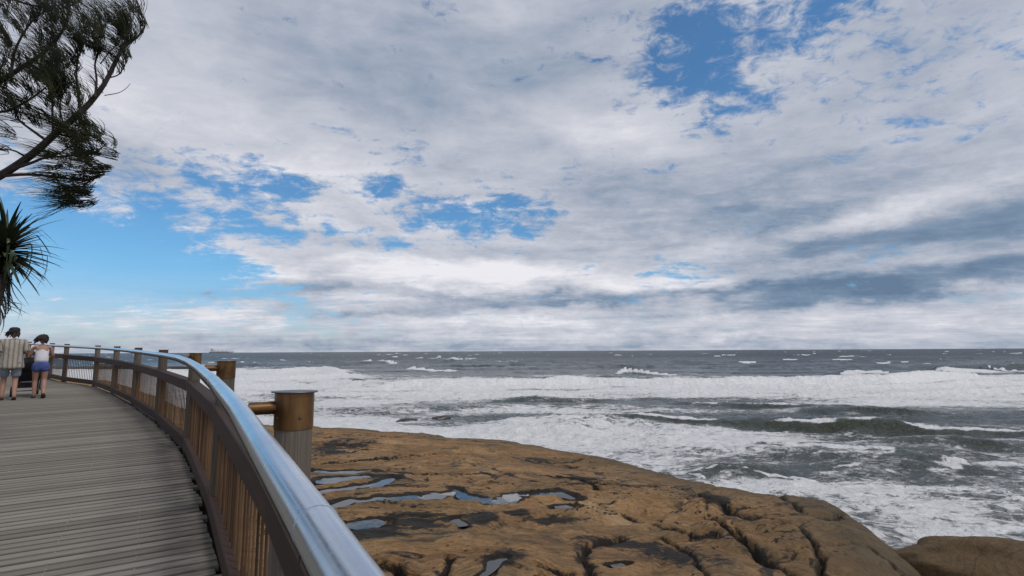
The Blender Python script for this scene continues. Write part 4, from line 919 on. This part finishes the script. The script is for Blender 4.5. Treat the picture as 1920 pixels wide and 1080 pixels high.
def addeyes(parent, eyes):
    for e in eyes:
        bm = bmesh.new(); bmesh.ops.create_uvsphere(bm, u_segments=10, v_segments=8, radius=.012); me = bpy.data.meshes.new('eye'); bm.to_mesh(me); bm.free(); oobj('eye', me, m_eye, parent, True, e)
def hairmesh(Ct, f, s_, rad, blow, n=90, L=.12, seed=1):
    """cap of locks swept by the wind; real thickness"""
    r_g = np.random.default_rng(seed); mb = MB(); C0 = np.array(Ct); fv = np.array(f); sv = np.array(s_)
    for k in range(n):
        th = r_g.uniform(0, 2*math.pi); ph = math.acos(r_g.uniform(-.35, 1)); dv = sv*math.cos(th)*math.sin(ph)+fv*math.sin(th)*math.sin(ph)+np.array([0, 0, 1])*math.cos(ph)
        if dv.dot(fv) > .55 and dv[2] < .55: continue
        p0 = C0+dv*rad*.88; p1 = C0+dv*(rad+.022)+np.array(blow)*.25*L; p2 = p1+np.array(blow)*L*.6+dv*.012-np.array([0, 0, .015]); p3 = p2+np.array(blow)*L*.55-np.array([0, 0, .03])+r_g.normal(0, .012, 3)
        mb.tube([p0, p1, p2, p3], [.017, .020, .014, .003], 6)
    return mb
def place(px, py, hz):
    z_ = 3.95
    for _ in range(6): q = at_z(px, py, z_); z_ = deck_z(q[0], q[1])
    return q[0], q[1], z_
HEAD = R(43)
# man: walking away, right hand on the pram handle
q = place(14, 750, 0); man = empty('person', q, HEAD); tag(man, 'person in a striped short-sleeved shirt, pale shorts and dark hat walking away', 'person')
NK = (.0, .03, 1.475)
torso = [(0, 0, .93, (.15, .11)), (0, -.005, 1.05, (.15, .11)), (0, .0, 1.20, (.165, .12)), (0, .01, 1.36, (.165, .11)), (0, .02, 1.44, (.09, .07)), (*NK, .055)]
legL = [(0, 0, .93, (.15, .11)), (-.095, 0, .86, .095), (-.105, .10, .49, .060), (-.108, .10, .36, .058), (-.11, .02, .10, .040)]; legR = [(0, 0, .93, (.15, .11)), (.095, -.01, .86, .095), (.10, .05, .49, .060), (.10, .0, .36, .058), (.105, -.16, .12, .040)]
ftL = [(-.11, .02, .10, .040), (-.112, .03, .045, .036), (-.118, .15, .035, .032)]; ftR = [(.105, -.16, .12, .040), (.106, -.17, .055, .036), (.11, -.06, .032, .032)]
armL = [(0, .01, 1.36, (.165, .11)), (-.19, .0, 1.385, .062), (-.245, -.04, 1.13, .043), (-.255, .10, .93, .034)]
armR = [(0, .01, 1.36, (.165, .11)), (.19, .0, 1.385, .062), (.265, -.03, 1.14, .043), (.275, .20, 1.04, .032)]
v, e, r = chain([torso, legL, legR, ftL, ftR, armL, armR]); hd, eyes, hp_ = lowhead(NK)
body = joinmesh('body', [skin_mesh('b', v, e, r, 0, 2), *hd, *hand((-.255, .10, .93), (-.05, .35, -.9), (.5, .8, .2), .5), *hand((.275, .20, 1.04), (.05, 1, -.15), (-1, 0, .1), 1.0)])
bo = oobj('body', body, m_skin, man); addeyes(bo, eyes)
v, e, r = chain([[(0, 0, .72, (.27, .22)), (0, 0, .80, (.265, .215)), (0, 0, .90, (.25, .20)), (0, -.005, 1.03, (.225, .18)), (0, 0, 1.20, (.215, .165)), (0, .01, 1.36, (.18, .128)), (0, .02, 1.445, (.085, .075))], [(0, .01, 1.36, (.18, .128)), (-.195, 0, 1.385, .092), (-.24, -.025, 1.20, .088), (-.245, -.03, 1.14, .086)], [(0, .01, 1.36, (.18, .128)), (.195, 0, 1.385, .092), (.25, -.018, 1.20, .088), (.255, -.02, 1.14, .086)]])
oobj('shirt', skin_mesh('shirt', v, e, r, 0, 2), m_shirt, man, True)
v, e, r = chain([[(0, 0, .90, (.15, .12)), (-.10, 0, .82, .112), (-.108, .065, .60, .098), (-.11, .075, .54, .096)], [(0, 0, .90, (.15, .12)), (.10, -.01, .82, .112), (.105, .03, .60, .098), (.105, .035, .54, .096)]])
oobj('shorts', skin_mesh('shorts', v, e, r, 0, 2), m_denim_l, man, True)
hairmesh(hp_[2]+Vector((0, 0, .01)), hp_[5], hp_[6], .084, (-.4, -.15, -.3), 80, .07, 3).build('hair', m_hairm, man, True)
hb = MB().lathe([(.098, .0), (.106, .03), (.104, .07), (.085, .105), (.04, .122)], 24, tuple(hp_[3]-Vector((0, .005, .035))))
hb.build('hat', m_cap, man, True)
V = []; Fc = []
cc = hp_[3]-Vector((0, .005, .028))
for k in range(13):
    w_ = math.pi*k/12; 
    for rr_, dz_ in ((.095, 0), (.175 if k else .17, -.03)):
        for tz_ in (0, .008): V.append((cc.x-abs(rr_)*math.sin(w_)*1.0-.01, cc.y+rr_*.85*math.cos(w_), cc.z+dz_*math.sin(w_)+tz_))
for k in range(12):
    a = k*4; Fc += [(a, a+2, a+6, a+4), (a+1, a+5, a+7, a+3), (a+2, a+3, a+7, a+6), (a, a+4, a+5, a+1)]
mobj('hat_brim', V, Fc, m_cap, man, True)
def shoe(parent, c, ry=0.0, L=.27, name='shoe', mat=None):
    bm = bmesh.new(); bmesh.ops.create_uvsphere(bm, u_segments=14, v_segments=10, radius=1)
    for v_ in bm.verts: v_.co = Vector((v_.co.x*.048*(1+.15*v_.co.y), v_.co.y*L/2, max(v_.co.z, -.55)*.045*(1.0-.35*v_.co.y)))
    me = bpy.data.meshes.new(name); bm.to_mesh(me); bm.free(); return oobj(name, me, mat or m_sole, parent, True, c, (ry, 0, 0))
shoe(man, (-.114, .075, .026)); shoe(man, (.108, -.115, .034), -.18)
# woman: leaning forward over the pram handle
q = place(71, 746, 0); wom = empty('person', q, HEAD); tag(wom, 'person with windblown dark hair, white sleeveless top and blue shorts pushing the pram', 'person')
NK = (.0, .20, 1.34)
TS = [(0, 0, .84, (.15, .115)), (0, .03, .95, (.115, .09)), (0, .09, 1.10, (.125, .095)), (0, .155, 1.24, (.135, .09)), (0, .185, 1.30, (.075, .055)), (*NK, .045)]
legL = [(0, 0, .84, (.15, .115)), (-.085, 0, .77, .092), (-.085, .08, .44, .054), (-.085, .07, .32, .054), (-.085, .03, .09, .034)]; legR = [(0, 0, .84, (.15, .115)), (.085, -.01, .77, .092), (.085, .02, .44, .054), (.085, -.05, .33, .054), (.088, -.22, .13, .034)]
ftL = [(-.085, .03, .09, .034), (-.086, .04, .04, .032), (-.092, .15, .03, .027)]; ftR = [(.088, -.22, .13, .034), (.088, -.235, .075, .032), (.092, -.15, .03, .027)]
armL = [(0, .155, 1.24, (.135, .09)), (-.165, .15, 1.26, .048), (-.225, .20, 1.05, .036), (-.20, .42, .99, .028)]; armR = [(0, .155, 1.24, (.135, .09)), (.165, .15, 1.26, .048), (.225, .18, 1.04, .036), (.17, .42, .99, .028)]
v, e, r = chain([TS, legL, legR, ftL, ftR, armL, armR]); hd, eyes, hp_ = lowhead(NK, 0, .25)
body = joinmesh('body', [skin_mesh('b', v, e, r, 0, 2), *hd, *hand((-.20, .42, .99), (.05, 1, -.1), (1, 0, .1), 1.0), *hand((.17, .42, .99), (-.05, 1, -.1), (-1, 0, .1), 1.0)])
bo = oobj('body', body, m_skin, wom); addeyes(bo, eyes)
v, e, r = chain([[(0, .0, .84, (.165, .128)), (0, .03, .97, (.145, .118)), (0, .09, 1.10, (.142, .112)), (0, .15, 1.225, (.15, .105)), (0, .175, 1.28, (.10, .075))]])
oobj('top', skin_mesh('top', v, e, r, 0, 2), m_white, wom, True)
v, e, r = chain([[(0, .01, .92, (.15, .115)), (0, 0, .83, (.172, .135)), (-.088, 0, .75, .118), (-.088, .03, .63, .105)], [(0, 0, .83, (.172, .135)), (.088, -.01, .75, .118), (.088, 0, .63, .105)]])
oobj('shorts', skin_mesh('shorts', v, e, r, 0, 2), m_denim_b, wom, True)
hairmesh(hp_[2]+Vector((0, 0, .015)), hp_[5], hp_[6], .086, (-.45, -.2, -.35), 170, .085, 5).build('hair', m_hairm, wom, True)
shoe(wom, (-.089, .085, .022), 0, .24); shoe(wom, (.09, -.185, .050), -.55, .24)
# pram in front of them
m_pram = plain('pram_fabric', (.012, .012, .014), .8, 0, .3, 10); m_tyre = plain('pram_tyre', (.012, .012, .012), .8); m_alu = plain('pram_frame', (.10, .10, .105), .4, .8); m_pale = plain('pram_blanket', (.55, .55, .56), .9)
wq = np.array(wom.location); fh = np.array([-math.sin(HEAD), math.cos(HEAD), 0]); lh = np.array([-math.cos(HEAD), -math.sin(HEAD), 0])
pq = wq+fh*.95+lh*.20; pq[2] = deck_z(pq[0], pq[1]); pram = empty('pram', pq, HEAD); tag(pram, 'black pram with dark canopy being pushed along the deck', 'pram')
MB().tube([(-.25, -.48, .96), (.25, -.48, .96)], .018, 12).build('handle', m_tyre, pram, True)
for q_ in (-1, 1):
    MB().tube([(q_*.25, -.48, .96), (q_*.25, -.40, .90), (q_*.25, .02, .42), (q_*.25, .34, .16)], .013, 8).tube([(q_*.25, -.02, .46), (q_*.25, -.30, .14)], .013, 8).build('frame_side', m_alu, pram, True)
MB().tube([(-.25, -.30, .14), (.25, -.30, .14)], .012, 8).build('axle', m_alu, pram, True)
# seat tub
V = []; Fc = []
prof = [(-.22, .80), (-.27, .60), (-.20, .42), (.0, .34), (.28, .38), (.36, .44)]
for y_, z_ in prof:
    for x_, dz_ in ((-.22, .16), (-.20, .03), (0, 0), (.20, .03), (.22, .16)): V.append((x_, y_+.02*dz_, z_+dz_))
for i in range(len(prof)-1):
    for j in range(4): a = i*5+j; Fc.append((a, a+1, a+6, a+5))
st_ = mobj('seat', V, Fc, m_pram, pram, True); md = st_.modifiers.new('t', 'SOLIDIFY'); md.thickness = .03
V = []; Fc = []
for i in range(7):
    w_ = R(-15+i*21)
    for j in range(9):
        u_2 = math.pi*j/8; V.append((-.235*math.cos(u_2), -.10-.30*math.cos(w_)*math.sin(u_2)*1.0, .70+.28*math.sin(w_)*math.sin(u_2)+.02))
for i in range(6):
    for j in range(8): a = i*9+j; Fc.append((a, a+1, a+10, a+9))
cn = mobj('canopy', V, Fc, m_pram, pram, True); md = cn.modifiers.new('t', 'SOLIDIFY'); md.thickness = .012
MB().box((0, -.02, .22), (.42, .50, .015)).box((0, -.275, .29), (.42, .012, .13)).box((0, .23, .28), (.42, .012, .11)).box((-.21, -.02, .28), (.012, .5, .11)).box((.21, -.02, .28), (.012, .5, .11)).build('basket', m_pram, pram)
bl = boulder('blanket', (0, -.09, .345), (.17, .15, .035), m_pale, None, None, None, 9, 0, 3, .2); bl.parent = pram
def wheel(c, R_):
    w = MB().lathe([(R_*.8, -.02), (R_*.95, -.022), (R_, -.01), (R_, .01), (R_*.95, .022), (R_*.8, .02)], 24).build('wheel', m_tyre, pram, True, c, (0, R(90), 0))
    MB().lathe([(R_*.25, -.026), (R_*.25, .026)], 12).build('hub', m_alu, w, True)
    for k in range(5): w_ = k*1.2566; MB().tube([(0, 0, 0), (R_*.85*math.cos(w_), R_*.85*math.sin(w_), 0)], .008, 6).build('spoke', m_alu, w, True)
for c_, R_ in (((-.30, -.30, .13), .13), ((.30, -.30, .13), .13), ((-.22, .36, .09), .09), ((.22, .36, .09), .09)): wheel(c_, R_)
